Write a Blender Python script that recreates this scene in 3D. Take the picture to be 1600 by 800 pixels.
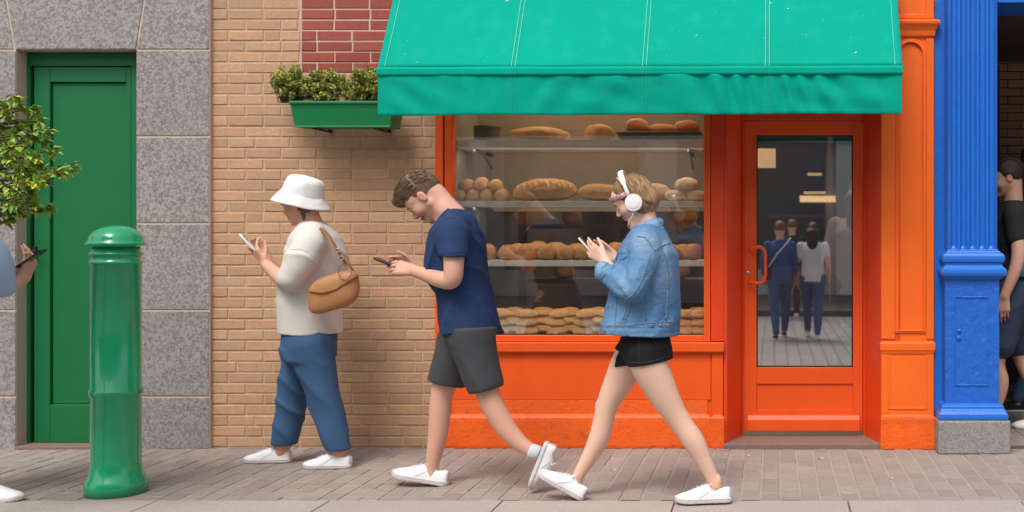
import bpy, bmesh, math, random
import numpy as np
from mathutils import Vector, Matrix
from mathutils.bvhtree import BVHTree
R = math.radians
scene = bpy.context.scene
for _o in list(bpy.data.objects): bpy.data.objects.remove(_o)
COL = scene.collection
random.seed(7); RNG = np.random.default_rng(7)

# ------------------------------------------------------------ camera, sky, sun, exposure
CAM_Y, CAM_H, FPX, VX, VY = -6.8, 1.30, 1700.0, 1210.0, 375.0
cd = bpy.data.cameras.new('camera'); cam = bpy.data.objects.new('camera', cd); COL.objects.link(cam)
cam.location = (0, CAM_Y, CAM_H); cam.rotation_euler = (R(90), 0, 0)
cd.sensor_width = 36; cd.lens = 36*FPX/1600.0
cd.shift_x = -(VX-800)/1600.0; cd.shift_y = -(400-VY)/1600.0
cd.clip_start = 0.05; cd.clip_end = 500
cd.dof.use_dof = True; cd.dof.focus_distance = 5.6; cd.dof.aperture_fstop = 5.6
scene.camera = cam
SUN_EL, SUN_AZ = 57, 198      # azimuth clockwise from +Y
w = bpy.data.worlds.new('World'); scene.world = w; w.use_nodes = True
nt = w.node_tree; bg = nt.nodes['Background']
sky = nt.nodes.new('ShaderNodeTexSky'); sky.sky_type = 'NISHITA'; sky.sun_disc = False
sky.sun_elevation = R(SUN_EL); sky.sun_rotation = R(SUN_AZ)
sky.air_density = 1.0; sky.dust_density = 3.0; sky.ozone_density = 1.0
hs = nt.nodes.new('ShaderNodeHueSaturation'); hs.inputs['Saturation'].default_value = 0.35
nt.links.new(sky.outputs[0], hs.inputs['Color']); nt.links.new(hs.outputs[0], bg.inputs[0])
bg.inputs[1].default_value = 0.15
sd = bpy.data.lights.new('sun', 'SUN'); sun = bpy.data.objects.new('sun', sd); COL.objects.link(sun)
sd.energy = 1.5; sd.angle = R(24); sd.color = (1.0, .965, .92)
sdir = Vector((math.cos(R(SUN_EL))*math.sin(R(SUN_AZ)), math.cos(R(SUN_EL))*math.cos(R(SUN_AZ)), math.sin(R(SUN_EL))))
sun.rotation_euler = sdir.to_track_quat('Z', 'Y').to_euler(); sun.location = (0, -5, 20)
scene.view_settings.view_transform = 'Standard'; scene.view_settings.look = 'None'
scene.view_settings.exposure = 0.5; scene.view_settings.gamma = 1
scene.render.engine = 'CYCLES'
scene.cycles.max_bounces = 8; scene.cycles.transparent_max_bounces = 12

def sc(Y): return FPX/(Y-CAM_Y)
def X(px, Y=0.): return (px-VX)/sc(Y)
def Z(py, Y=0.): return CAM_H+(VY-py)/sc(Y)
def P(px, py, Y=0.): return np.array((X(px, Y), Y, Z(py, Y)))
def V3(*a): return np.array(a, float)
def unit(v): v = np.asarray(v, float); return v/np.linalg.norm(v)

# ------------------------------------------------------------ objects and tags
ROOT = {}
def thing(name, label, cat, loc=(0, 0, 0), rotz=0., group=None):
    o = bpy.data.objects.new(name, None); COL.objects.link(o); o.empty_display_size = .1
    o.location = loc; o.rotation_euler = (0, 0, rotz)
    o['label'] = label; o['category'] = cat
    if group: o['group'] = group
    ROOT[o.name] = Vector(loc) if abs(rotz) < 1e-9 else Vector((0, 0, 0))
    return o
def tag(o, label, cat, group=None, kind=None):
    if label: o['label'] = label
    if cat: o['category'] = cat
    if group: o['group'] = group
    if kind: o['kind'] = kind
    return o
def rootof(o):
    while o.parent: o = o.parent
    return o
def link(name, me, mat, parent=None, smooth=False, bevel=0., local=False):
    """me in world coordinates (or local ones of a rotated root)"""
    if parent is not None and not local:
        off = ROOT.get(rootof(parent).name, Vector((0, 0, 0)))
        if off.length > 0: me.transform(Matrix.Translation(-off))
    o = bpy.data.objects.new(name, me); COL.objects.link(o)
    if mat: me.materials.append(mat)
    if parent is not None: o.parent = parent
    if smooth:
        me.polygons.foreach_set('use_smooth', [True]*len(me.polygons))
    if bevel > 0:
        m = o.modifiers.new('bevel', 'BEVEL'); m.width = bevel; m.segments = 2; m.limit_method = 'ANGLE'; m.angle_limit = R(35)
    return o

class MB:
    def __init__(s): s.v = []; s.f = []; s.c = []; s.cur = None
    def col(s, c): s.cur = c; return s
    def add(s, vs, fs):
        n = len(s.v); s.v += [tuple(map(float, p)) for p in vs]; s.f += [tuple(i+n for i in f) for f in fs]
        s.c += [s.cur or (1, 1, 1)]*len(vs); return s
    def box(s, x0, x1, y0, y1, z0, z1):
        return s.add([(x0,y0,z0),(x1,y0,z0),(x1,y1,z0),(x0,y1,z0),(x0,y0,z1),(x1,y0,z1),(x1,y1,z1),(x0,y1,z1)],
                     [(0,3,2,1),(4,5,6,7),(0,1,5,4),(1,2,6,5),(2,3,7,6),(3,0,4,7)])
    def chbox(s, x0, x1, yf, yb, z0, z1, c=.004, jit=0.):
        """front-facing block with chamfered front edge (front = -Y)"""
        j = lambda: random.uniform(-jit, jit)
        a = [(x0+j(),yf+c,z0+j()),(x1+j(),yf+c,z0+j()),(x1+j(),yf+c,z1+j()),(x0+j(),yf+c,z1+j())]
        b = [(x0+c+j(),yf+j()*.5,z0+c+j()),(x1-c+j(),yf+j()*.5,z0+c+j()),(x1-c+j(),yf+j()*.5,z1-c+j()),(x0+c+j(),yf+j()*.5,z1-c+j())]
        d = [(x0,yb,z0),(x1,yb,z0),(x1,yb,z1),(x0,yb,z1)]
        return s.add(a+b+d, [(4,5,6,7),(0,1,5,4),(1,2,6,5),(2,3,7,6),(3,0,4,7),(8,9,1,0),(9,10,2,1),(10,11,3,2),(11,8,0,3)])
    def quad(s, a, b, c, d): return s.add([a, b, c, d], [(0, 1, 2, 3)])
    def tube(s, path, r, n=8, cap=True, flat=None):
        path = [np.asarray(p, float) for p in path]; m = len(path)
        rs = r if hasattr(r, '__len__') else [r]*m
        vs = []; up = None
        for i in range(m):
            t = path[min(i+1, m-1)]-path[max(i-1, 0)]; t = t/(np.linalg.norm(t)+1e-9)
            if up is None:
                up = np.cross(t, (0, 0, 1)); 
                if np.linalg.norm(up) < .1: up = np.cross(t, (0, 1, 0))
            up = up-t*np.dot(up, t); up /= np.linalg.norm(up)+1e-9; q = np.cross(t, up)
            for k in range(n):
                a = 2*math.pi*k/n; vs.append(path[i]+rs[i]*(math.cos(a)*up+math.sin(a)*q*(flat or 1)))
        fs = [(i*n+k, i*n+(k+1) % n, (i+1)*n+(k+1) % n, (i+1)*n+k) for i in range(m-1) for k in range(n)]
        if cap: fs += [tuple(range(n-1, -1, -1)), tuple((m-1)*n+k for k in range(n))]
        return s.add(vs, fs)
    def lathe(s, prof, c=(0, 0, 0), n=40, M=None, sy=1.):
        vs = []
        for r, z in prof:
            for k in range(n):
                a = 2*math.pi*k/n; p = np.array((r*math.cos(a), r*math.sin(a)*sy, z))
                if M is not None: p = M @ p
                vs.append(p+np.asarray(c))
        m = len(prof); fs = [(i*n+k, i*n+(k+1) % n, (i+1)*n+(k+1) % n, (i+1)*n+k) for i in range(m-1) for k in range(n)]
        fs += [tuple(range(n-1, -1, -1)), tuple((m-1)*n+k for k in range(n))]
        return s.add(vs, fs)
    def extr(s, prof, x0, x1):
        """profile [(y,z)] counter-clockwise, extruded along X"""
        n = len(prof); vs = [(x0, y, z) for y, z in prof]+[(x1, y, z) for y, z in prof]
        return s.add(vs, [(k, (k+1) % n, n+(k+1) % n, n+k) for k in range(n)]+[tuple(range(n-1, -1, -1)), tuple(range(n, 2*n))])
    def extrz(s, prof, z0, z1):
        n = len(prof); vs = [(x, y, z0) for x, y in prof]+[(x, y, z1) for x, y in prof]
        return s.add(vs, [(k, (k+1) % n, n+(k+1) % n, n+k) for k in range(n)]+[tuple(range(n-1, -1, -1)), tuple(range(n, 2*n))])
    def mesh(s, name, fixn=False):
        me = bpy.data.meshes.new(name); me.from_pydata(s.v, [], s.f)
        if any(c != (1, 1, 1) for c in s.c):
            at = me.color_attributes.new('tint', 'FLOAT_COLOR', 'POINT')
            at.data.foreach_set('color', np.array([(*c[:3], 1) for c in s.c], np.float32).ravel())
        if fixn:
            bm = bmesh.new(); bm.from_mesh(me); bmesh.ops.recalc_face_normals(bm, faces=bm.faces); bm.to_mesh(me); bm.free()
        me.update(); return me
    def build(s, name, mat, parent=None, smooth=False, bevel=0., local=False, fixn=True):
        return link(name, s.mesh(name, fixn), mat, parent, smooth, bevel, local)

# ------------------------------------------------------------ materials
def mat(name, col, rough=.6, noise=None, bump=None, spec=.5, metal=0., tint=False, coat=0., sheen=0., sss=0., wave=None, rough_var=0., emit=None):
    """noise=[(scale, amount 0..1, darker colour, (lo,hi))...]; bump=[(scale, strength, detail)...]"""
    m = bpy.data.materials.new(name); m.use_nodes = True; t = m.node_tree; b = t.nodes['Principled BSDF']
    N = t.nodes.new; L = t.links.new
    b.inputs['Roughness'].default_value = rough; b.inputs['Metallic'].default_value = metal
    b.inputs['Specular IOR Level'].default_value = spec
    b.inputs['Coat Weight'].default_value = coat; b.inputs['Sheen Weight'].default_value = sheen
    if sss:
        b.inputs['Subsurface Weight'].default_value = sss; b.inputs['Subsurface Radius'].default_value = (.012, .004, .002); b.inputs['Subsurface Scale'].default_value = 1
    tc = N('ShaderNodeTexCoord'); rgb = N('ShaderNodeRGB'); rgb.outputs[0].default_value = (*col, 1); cur = rgb.outputs[0]
    if tint:
        a = N('ShaderNodeAttribute'); a.attribute_name = 'tint'
        mx = N('ShaderNodeMix'); mx.data_type = 'RGBA'; mx.blend_type = 'MULTIPLY'; mx.inputs[0].default_value = 1
        L(cur, mx.inputs[6]); L(a.outputs['Color'], mx.inputs[7]); cur = mx.outputs[2]
    for i, n in enumerate(noise or []):
        scl, amt, dc = n[0], n[1], n[2]; lo, hi = n[3] if len(n) > 3 else (.35, .65); stretch = n[4] if len(n) > 4 else None
        tx = N('ShaderNodeTexNoise'); tx.inputs['Scale'].default_value = scl; tx.inputs['Detail'].default_value = 6; tx.inputs['Roughness'].default_value = .62
        src = tc.outputs['Object']
        if stretch:
            mp = N('ShaderNodeMapping'); mp.inputs['Scale'].default_value = stretch; L(src, mp.inputs[0]); src = mp.outputs[0]
        L(src, tx.inputs['Vector'])
        mr = N('ShaderNodeMapRange'); mr.inputs[1].default_value = lo; mr.inputs[2].default_value = hi; mr.inputs[4].default_value = amt
        L(tx.outputs[0], mr.inputs[0])
        mx = N('ShaderNodeMix'); mx.data_type = 'RGBA'; L(mr.outputs[0], mx.inputs[0]); L(cur, mx.inputs[6]); mx.inputs[7].default_value = (*dc, 1); cur = mx.outputs[2]
    L(cur, b.inputs['Base Color'])
    last = None
    for n in (bump or []):
        scl, st, det = n[:3]
        tx = N('ShaderNodeTexNoise'); tx.inputs['Scale'].default_value = scl; tx.inputs['Detail'].default_value = det
        src = tc.outputs['Object']
        if len(n) > 3:
            mp = N('ShaderNodeMapping'); mp.inputs['Scale'].default_value = n[3]; L(src, mp.inputs[0]); src = mp.outputs[0]
        L(src, tx.inputs['Vector'])
        bp = N('ShaderNodeBump'); bp.inputs['Strength'].default_value = st; bp.inputs['Distance'].default_value = .01
        L(tx.outputs[0], bp.inputs['Height'])
        if last: L(last, bp.inputs['Normal'])
        last = bp.outputs[0]
    if last: L(last, b.inputs['Normal'])
    if rough_var:
        tx = N('ShaderNodeTexNoise'); tx.inputs['Scale'].default_value = 9; L(tc.outputs['Object'], tx.inputs['Vector'])
        mr = N('ShaderNodeMapRange'); mr.inputs[3].default_value = rough-rough_var; mr.inputs[4].default_value = rough+rough_var; L(tx.outputs[0], mr.inputs[0]); L(mr.outputs[0], b.inputs['Roughness'])
    if emit:
        b.inputs['Emission Color'].default_value = (*emit[0], 1); b.inputs['Emission Strength'].default_value = emit[1]
    return m

def glass_mat(name, refl, tintc=(.93, .95, .94), wob=.0):
    m = bpy.data.materials.new(name); m.use_nodes = True; t = m.node_tree; N = t.nodes.new; L = t.links.new
    t.nodes.remove(t.nodes['Principled BSDF']); out = t.nodes['Material Output']
    tr = N('ShaderNodeBsdfTransparent'); tr.inputs[0].default_value = (*tintc, 1)
    gl = N('ShaderNodeBsdfGlossy'); gl.inputs['Roughness'].default_value = .015; gl.inputs[0].default_value = (1, 1, 1, 1)
    if wob:
        tc = N('ShaderNodeTexCoord'); tx = N('ShaderNodeTexNoise'); tx.inputs['Scale'].default_value = 1.6; tx.inputs['Detail'].default_value = 1
        bp = N('ShaderNodeBump'); bp.inputs['Strength'].default_value = wob; bp.inputs['Distance'].default_value = .01
        L(tc.outputs['Object'], tx.inputs['Vector']); L(tx.outputs[0], bp.inputs['Height']); L(bp.outputs[0], gl.inputs['Normal'])
    mx = N('ShaderNodeMixShader'); mx.inputs[0].default_value = refl
    L(tr.outputs[0], mx.inputs[1]); L(gl.outputs[0], mx.inputs[2]); L(mx.outputs[0], out.inputs[0])
    return m

# ------------------------------------------------------------ signed-distance modelling (smooth organic forms)
def snoise(x, y, z, s, seed=0):
    a = seed*1.7
    return (np.sin(x*s+1.3*np.sin(y*s*.7+a)+a)+np.sin(y*s*1.1+1.1*np.sin(z*s*.8+a*2)+2*a)+np.sin(z*s*.9+1.2*np.sin(x*s*.6-a)+3*a))/3
def folds(x, y, z, d, f, seed=0, warp=.5):
    """soft pinched cloth folds running across direction d"""
    ph = (x*d[0]+y*d[1]+z*d[2])*f+warp*6*snoise(x, y, z, f*.16, seed)+2*snoise(x, y, z, f*.35, seed+5)
    amp = np.clip(.45+.75*snoise(x, y, z, f*.24, seed+9), .05, 1.2)
    return ((1-np.abs(np.sin(ph*.5)))**1.6-.22)*amp
class SDF:
    def __init__(s): s.ops = []; s.lo = np.full(3, 1e9); s.hi = np.full(3, -1e9)
    def _add(s, lo, hi, fn, k, mode='u'):
        lo = np.asarray(lo, float); hi = np.asarray(hi, float)
        if mode == 'u': s.lo = np.minimum(s.lo, lo); s.hi = np.maximum(s.hi, hi)
        s.ops.append((lo-k-.02, hi+k+.02, fn, k, mode)); return s
    def cone(s, a, b, ra, rb, k=.02, mode='u', sy=1.):
        a = np.asarray(a, float); b = np.asarray(b, float); r = max(ra, rb)*max(1, sy)
        ba = b-a; bb = max(ba.dot(ba), 1e-9)
        def fn(x, y, z):
            px, py, pz = x-a[0], y-a[1], z-a[2]
            t = np.clip((px*ba[0]+py*ba[1]+pz*ba[2])/bb, 0, 1)
            return np.sqrt((px-t*ba[0])**2+((py-t*ba[1])/sy)**2+(pz-t*ba[2])**2)-(ra+(rb-ra)*t)
        return s._add(np.minimum(a, b)-r, np.maximum(a, b)+r, fn, k, mode)
    def chain(s, pts, k=.02, mode='u', grow=0.):
        """one limb: a smooth curve through the joints with a radius that varies smoothly"""
        A = np.array([list(map(float, p))+[float(r)+grow] for p, r in pts]); 
        if len(A) > 2:
            E = np.vstack([2*A[0]-A[1], A, 2*A[-1]-A[-2]]); out = []
            for i in range(1, len(E)-2):
                p0, p1, p2, p3 = E[i-1:i+3]
                for t in np.arange(8)/8.: out.append(.5*((2*p1)+(-p0+p2)*t+(2*p0-5*p1+4*p2-p3)*t*t+(-p0+3*p1-3*p2+p3)*t**3))
            A = np.array(out+[list(A[-1])])
        def fn(x, y, z):
            d = None
            for a, b in zip(A[:-1], A[1:]):
                ba = b[:3]-a[:3]; bb = max(ba.dot(ba), 1e-9); px, py, pz = x-a[0], y-a[1], z-a[2]
                t = np.clip((px*ba[0]+py*ba[1]+pz*ba[2])/bb, 0, 1)
                q = np.sqrt((px-t*ba[0])**2+(py-t*ba[1])**2+(pz-t*ba[2])**2)-(a[3]+(b[3]-a[3])*t); d = q if d is None else np.minimum(d, q)
            return d
        r = A[:, 3].max(); return s._add(A[:, :3].min(0)-r, A[:, :3].max(0)+r, fn, k, mode)
    def ell(s, c, r, M=None, k=.02, mode='u'):
        c = np.asarray(c, float); r = np.asarray(r, float); rm = r.max()
        def fn(x, y, z):
            p = [x-c[0], y-c[1], z-c[2]]
            if M is not None: p = [M[0][i]*p[0]+M[1][i]*p[1]+M[2][i]*p[2] for i in range(3)]
            k0 = np.sqrt(sum((p[i]/r[i])**2 for i in range(3)))+1e-9
            k1 = np.sqrt(sum((p[i]/r[i]**2)**2 for i in range(3)))+1e-9
            return k0*(k0-1)/k1
        return s._add(c-rm, c+rm, fn, k, mode)
    def loft(s, st, k=.02, mode='u', ex=2.2):
        """stations (z, xc, yc, rx, ry) sorted by z ascending"""
        st = sorted(st); A = np.array(st, float)
        lo = (min(a[1]-a[3] for a in st), min(a[2]-a[4] for a in st), A[0, 0]); hi = (max(a[1]+a[3] for a in st), max(a[2]+a[4] for a in st), A[-1, 0])
        zz = np.linspace(A[0, 0], A[-1, 0], 200)
        def sm(c):
            v = np.interp(zz, A[:, 0], A[:, c]); kk = np.ones(13)/13; return np.convolve(np.pad(v, 6, 'edge'), kk, 'valid')
        T = [sm(i) for i in (1, 2, 3, 4)]
        def fn(x, y, z):
            c = [np.interp(z, zz, q) for q in T]
            q = (np.abs((x-c[0])/c[2])**ex+np.abs((y-c[1])/c[3])**ex)**(1/ex)
            d = (q-1)*np.minimum(c[2], c[3]); e = np.maximum(A[0, 0]-z, z-A[-1, 0])
            return np.where(e > 0, np.maximum(d, e), np.maximum(d, e))
        return s._add(lo, hi, fn, k, mode)
    def fn(s, lo, hi, f, k=0.001, mode='u'): return s._add(lo, hi, f, k, mode)
    def disp(s, f): s.ops.append((None, None, f, 0, 'd')); return s
    def cut(s, f): s.ops.append((None, None, f, 0, 'c')); return s      # keep where f<0
    def grid(s, h, lo=None, hi=None):
        lo = (s.lo if lo is None else np.asarray(lo))-3*h; hi = (s.hi if hi is None else np.asarray(hi))+3*h
        n = np.ceil((hi-lo)/h).astype(int)+1
        ax = [(lo[i]+h*np.arange(n[i])).astype(np.float32) for i in range(3)]
        D = np.full(n, .2, np.float32)
        for (a, b, f, k, m) in s.ops:
            if m in 'dc':
                msk = np.abs(D) < .04 if m == 'd' else np.ones(D.shape, bool)
                I = np.nonzero(msk); x, y, z = ax[0][I[0]], ax[1][I[1]], ax[2][I[2]]
                if m == 'd': D[I] += f(x, y, z)
                else: D[I] = np.maximum(D[I], f(x, y, z))
                continue
            i0 = np.clip(((a-lo)/h).astype(int), 0, n-1); i1 = np.clip(((b-lo)/h).astype(int)+2, 0, n)
            if (i1 <= i0).any(): continue
            sl = tuple(slice(i0[i], i1[i]) for i in range(3))
            x, y, z = np.meshgrid(ax[0][sl[0]], ax[1][sl[1]], ax[2][sl[2]], indexing='ij', sparse=True)
            d = f(x, y, z).astype(np.float32); o = D[sl]
            if m == 'u':
                hh = np.clip(.5+.5*(o-d)/max(k, 1e-4), 0, 1); D[sl] = o+(d-o)*hh-k*hh*(1-hh)
            else:
                d = -d; hh = np.clip(.5-.5*(o-d)/max(k, 1e-4), 0, 1); D[sl] = o+(d-o)*hh+k*hh*(1-hh)
        s.D, s.glo, s.h = D, lo, h; return D
    def sample(s, p):
        q = (np.asarray(p)-s.glo)/s.h; n = np.array(s.D.shape); q = np.clip(q, 0, n-1.001); i = q.astype(int); f = q-i; D = s.D; r = 0
        for dx in (0, 1):
            for dy in (0, 1):
                for dz in (0, 1):
                    r += D[i[0]+dx, i[1]+dy, i[2]+dz]*(f[0] if dx else 1-f[0])*(f[1] if dy else 1-f[1])*(f[2] if dz else 1-f[2])
        return r
    def project(s, p, off=0., it=4):
        p = np.asarray(p, float); e = s.h
        for _ in range(it):
            g = np.array([s.sample(p+e*np.eye(3)[i])-s.sample(p-e*np.eye(3)[i]) for i in range(3)]); L_ = np.linalg.norm(g)
            if L_ < 1e-6: break
            p = p-g/L_*(s.sample(p)-off)*.9
        return p
    def mesh(s, name, h=.006, color=None):
        D = s.grid(h); lo = s.glo; ins = D < 0
        c = [D[dx:D.shape[0]-1+dx, dy:D.shape[1]-1+dy, dz:D.shape[2]-1+dz] for dx in (0, 1) for dy in (0, 1) for dz in (0, 1)]
        cnt = sum((q < 0).astype(np.int8) for q in c); act = (cnt > 0) & (cnt < 8)
        I = np.nonzero(act); nv = len(I[0]); idx = np.full(act.shape, -1, np.int32); idx[I] = np.arange(nv)
        cv = np.stack([q[I] for q in c], 1); off = np.array([(dx, dy, dz) for dx in (0, 1) for dy in (0, 1) for dz in (0, 1)], float)
        acc = np.zeros((nv, 3)); n = np.zeros(nv)
        for a in range(8):
            for b in range(a+1, 8):
                if np.abs(off[a]-off[b]).sum() != 1: continue
                va, vb = cv[:, a], cv[:, b]; m = (va < 0) != (vb < 0); t = np.where(m, va/np.where(m, va-vb, 1), 0)
                p = off[a]+(off[b]-off[a])*t[:, None]; acc += p*m[:, None]; n += m
        vs = (np.stack(I, 1)+acc/n[:, None])*h+lo
        fs = []
        for ax in range(3):
            s0 = [slice(None)]*3; s1 = [slice(None)]*3; s0[ax] = slice(0, -1); s1[ax] = slice(1, None)
            A, B = ins[tuple(s0)], ins[tuple(s1)]
            u, v = [(1, 2), (2, 0), (0, 1)][ax]
            E = np.array(np.nonzero(A != B)); 
            ok = (E[u] > 0) & (E[v] > 0) & (E[u] < D.shape[u]-1) & (E[v] < D.shape[v]-1); E = E[:, ok]
            def cell(du, dv):
                q = E.copy(); q[u] += du; q[v] += dv; return idx[tuple(q)]
            a, b, cc, d = cell(-1, -1), cell(0, -1), cell(0, 0), cell(-1, 0)
            fl = A[tuple(E)]
            fs.append(np.where(fl[:, None], np.stack([a, b, cc, d], 1), np.stack([a, d, cc, b], 1)))
        F = np.concatenate(fs); F = F[(F >= 0).all(1)]
        # two gentle smoothing passes along the mesh edges
        e = np.concatenate([F[:, [0, 1]], F[:, [1, 2]], F[:, [2, 3]], F[:, [3, 0]]])
        for _ in range(2):
            sm = np.zeros_like(vs); ct = np.zeros(nv)
            np.add.at(sm, e[:, 0], vs[e[:, 1]]); np.add.at(ct, e[:, 0], 1); np.add.at(sm, e[:, 1], vs[e[:, 0]]); np.add.at(ct, e[:, 1], 1)
            vs = vs*.6+.4*sm/np.maximum(ct, 1)[:, None]
        me = bpy.data.meshes.new(name); me.vertices.add(nv); me.vertices.foreach_set('co', vs.astype(np.float32).ravel())
        me.loops.add(F.size); me.loops.foreach_set('vertex_index', F.ravel().astype(np.int32))
        me.polygons.add(len(F)); me.polygons.foreach_set('loop_start', np.arange(0, F.size, 4, dtype=np.int32))
        try: me.polygons.foreach_set('loop_total', np.full(len(F), 4, np.int32))
        except Exception: pass
        me.update(calc_edges=True); me.validate()
        if color is not None:
            co = np.zeros(len(me.vertices)*3, np.float32); me.vertices.foreach_get('co', co); co = co.reshape(-1, 3)
            cl = color(co[:, 0], co[:, 1], co[:, 2]); at = me.color_attributes.new('tint', 'FLOAT_COLOR', 'POINT')
            at.data.foreach_set('color', np.concatenate([cl, np.ones((len(cl), 1))], 1).astype(np.float32).ravel())
        return me
    def build(s, name, m, parent, h=.006, color=None, local=False):
        return link(name, s.mesh(name, h, color), m, parent, smooth=True, local=local)
# ============================================================ materials
M = {}
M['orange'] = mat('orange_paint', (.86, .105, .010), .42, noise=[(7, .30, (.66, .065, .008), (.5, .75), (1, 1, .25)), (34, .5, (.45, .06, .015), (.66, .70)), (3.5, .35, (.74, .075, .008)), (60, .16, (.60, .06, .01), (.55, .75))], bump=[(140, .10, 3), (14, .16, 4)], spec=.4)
M['orange_sun'] = mat('sunlit_orange_paint', (.92, .155, .012), .45, noise=[(4, .35, (.85, .12, .01)), (50, .16, (.65, .08, .01), (.58, .75))], bump=[(120, .14, 3), (12, .25, 4)], spec=.4)  # shopfront orange again, with sunlight put into a brighter colour
M['orange_old'] = mat('chipped_orange_paint', (.88, .13, .012), .5, noise=[(4, .4, (.72, .08, .01)), (16, .55, (.38, .08, .03), (.58, .70)), (5, .35, (.55, .13, .05), (.5, .75), (1, 1, .3))], bump=[(45, .5, 5), (9, .6, 4)], spec=.35)
M['orange_shade'] = mat('shaded_orange_paint', (.80, .062, .008), .4, noise=[(7, .35, (.55, .04, .008), (.5, .75), (1, 1, .2)), (4, .4, (.66, .045, .008)), (70, .15, (.5, .04, .01), (.55, .75))], bump=[(120, .1, 3), (15, .15, 4)])  # shopfront orange with the shade under the awning put into its colour
M['teal'] = mat('teal_canvas', (.0, .36, .255), .85, noise=[(1.6, .45, (.0, .28, .195)), (9, .30, (.02, .41, .31), (.5, .72)), (30, .25, (.0, .30, .22), (.55, .75), (1, 1, .25)), (260, .12, (.0, .30, .22))], bump=[(500, .12, 2), (5, .25, 3)], spec=.1)
M['stitch'] = mat('pale_stitching', (.35, .75, .62), .8)
M['stitch2'] = mat('green_stitching', (.03, .45, .34), .8)
M['fleck'] = mat('white_flecks', (.75, .85, .8), .8)
M['tan'] = mat('tan_brick', (.57, .355, .215), .88, tint=True, noise=[(1.3, .35, (.46, .275, .165), (.4, .7), (1, 1, .5)), (30, .35, (.44, .24, .14)), (160, .35, (.30, .16, .09), (.52, .72))], bump=[(170, .5, 4), (40, .4, 4)], spec=.15)
M['tan_mortar'] = mat('tan_mortar', (.58, .41, .28), .95, noise=[(60, .4, (.44, .30, .20))], bump=[(150, .4, 3)], spec=.1)
M['redb'] = mat('red_brick', (.37, .105, .08), .85, tint=True, noise=[(30, .4, (.30, .055, .04)), (160, .3, (.18, .04, .03), (.52, .72))], bump=[(170, .45, 4)], spec=.15)
M['pale_mortar'] = mat('pale_mortar', (.62, .46, .37), .95, noise=[(60, .3, (.5, .36, .28))], bump=[(150, .4, 3)], spec=.1)
M['granite'] = mat('speckled_granite', (.37, .335, .315), .62, tint=True, noise=[(55, .8, (.17, .15, .145), (.45, .57)), (3, .3, (.25, .22, .21), (.4, .7)), (85, .85, (.10, .085, .09), (.53, .66)), (150, .55, (.60, .53, .51), (.57, .68)), (2.5, .25, (.26, .22, .22), (.45, .75))], bump=[(160, .12, 3)], spec=.4)
M['granite2'] = mat('grey_plinth_granite', (.33, .30, .285), .75, noise=[(45, .6, (.20, .18, .17), (.42, .6)), (130, .8, (.06, .055, .055), (.53, .64)), (170, .6, (.62, .58, .55), (.58, .68))], bump=[(110, .5, 4)])
M['door_green'] = mat('green_door_paint', (.006, .150, .045), .5, noise=[(4, .35, (.004, .115, .034)), (90, .2, (.01, .17, .055))], bump=[(200, .12, 3)], spec=.35)
M['box_green'] = mat('green_box_paint', (.006, .20, .065), .4, noise=[(12, .25, (.005, .15, .05))], bump=[(60, .08, 3)])
M['post_green'] = mat('glossy_green_enamel', (.008, .36, .15), .22, noise=[(9, .35, (.02, .20, .09), (.55, .75), (1, 1, .3)), (40, .5, (.12, .12, .08), (.68, .72)), (10, .2, (.005, .2, .08))], bump=[(20, .10, 3)], coat=.5)
M['blue'] = mat('blue_paint', (.014, .155, .60), .38, noise=[(3, .3, (.010, .105, .50)), (70, .16, (.03, .20, .70), (.55, .7))], bump=[(70, .22, 4), (12, .2, 4)], coat=.15)
M['blue_old'] = mat('flaking_blue_paint', (.014, .13, .58), .42, noise=[(4, .35, (.009, .085, .42)), (18, .5, (.03, .18, .66), (.56, .62))], bump=[(16, 1.0, 6), (60, .35, 4)])
M['paver'] = mat('grey_brick_paver', (.34, .285, .25), .85, tint=True, noise=[(25, .4, (.255, .212, .185)), (150, .4, (.15, .125, .11), (.52, .7)), (3, .25, (.25, .21, .185))], bump=[(140, .35, 4), (30, .2, 3)], spec=.25)
M['paver_joint'] = mat('sandy_paver_joint', (.40, .335, .28), .95, noise=[(40, .4, (.24, .2, .17))], bump=[(120, .4, 3)], spec=.1)
M['kerb'] = mat('pale_kerb_stone', (.44, .385, .345), .85, tint=True, noise=[(70, .5, (.30, .26, .23)), (160, .5, (.16, .14, .125), (.54, .68)), (2.5, .3, (.33, .28, .25))], bump=[(120, .4, 4)], spec=.25)
M['gum'] = mat('trodden_gum', (.12, .10, .09), .8)
M['petal'] = mat('dry_petal', (.66, .42, .33), .8)
M['step'] = mat('worn_brown_doorstep', (.25, .15, .115), .8, noise=[(40, .5, (.15, .105, .09)), (120, .4, (.08, .07, .065), (.52, .7)), (3, .4, (.18, .14, .125))], bump=[(60, .4, 5), (8, .5, 3)])
M['iron'] = mat('dark_iron', (.03, .03, .03), .45, metal=.4, bump=[(60, .2, 3)])
M['steel'] = mat('grey_steel', (.45, .45, .44), .35, metal=.8)
M['shelf'] = mat('cream_shelf', (.80, .76, .68), .5, noise=[(20, .2, (.5, .45, .38))])
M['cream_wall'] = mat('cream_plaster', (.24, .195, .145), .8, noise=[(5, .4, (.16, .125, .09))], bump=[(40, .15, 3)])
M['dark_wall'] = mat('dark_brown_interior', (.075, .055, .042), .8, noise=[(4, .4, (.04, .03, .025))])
M['dark_wood'] = mat('dark_rack_wood', (.10, .055, .03), .6, noise=[(20, .4, (.05, .028, .018), (.35, .65), (1, 1, 12))])
M['floor_in'] = mat('interior_tiles', (.20, .175, .155), .5, noise=[(3, .3, (.13, .11, .10))])
M['asphalt'] = mat('street_stone', (.20, .19, .175), .85, noise=[(1.2, .4, (.15, .14, .13)), (50, .3, (.11, .10, .10))], bump=[(90, .3, 3)])
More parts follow.
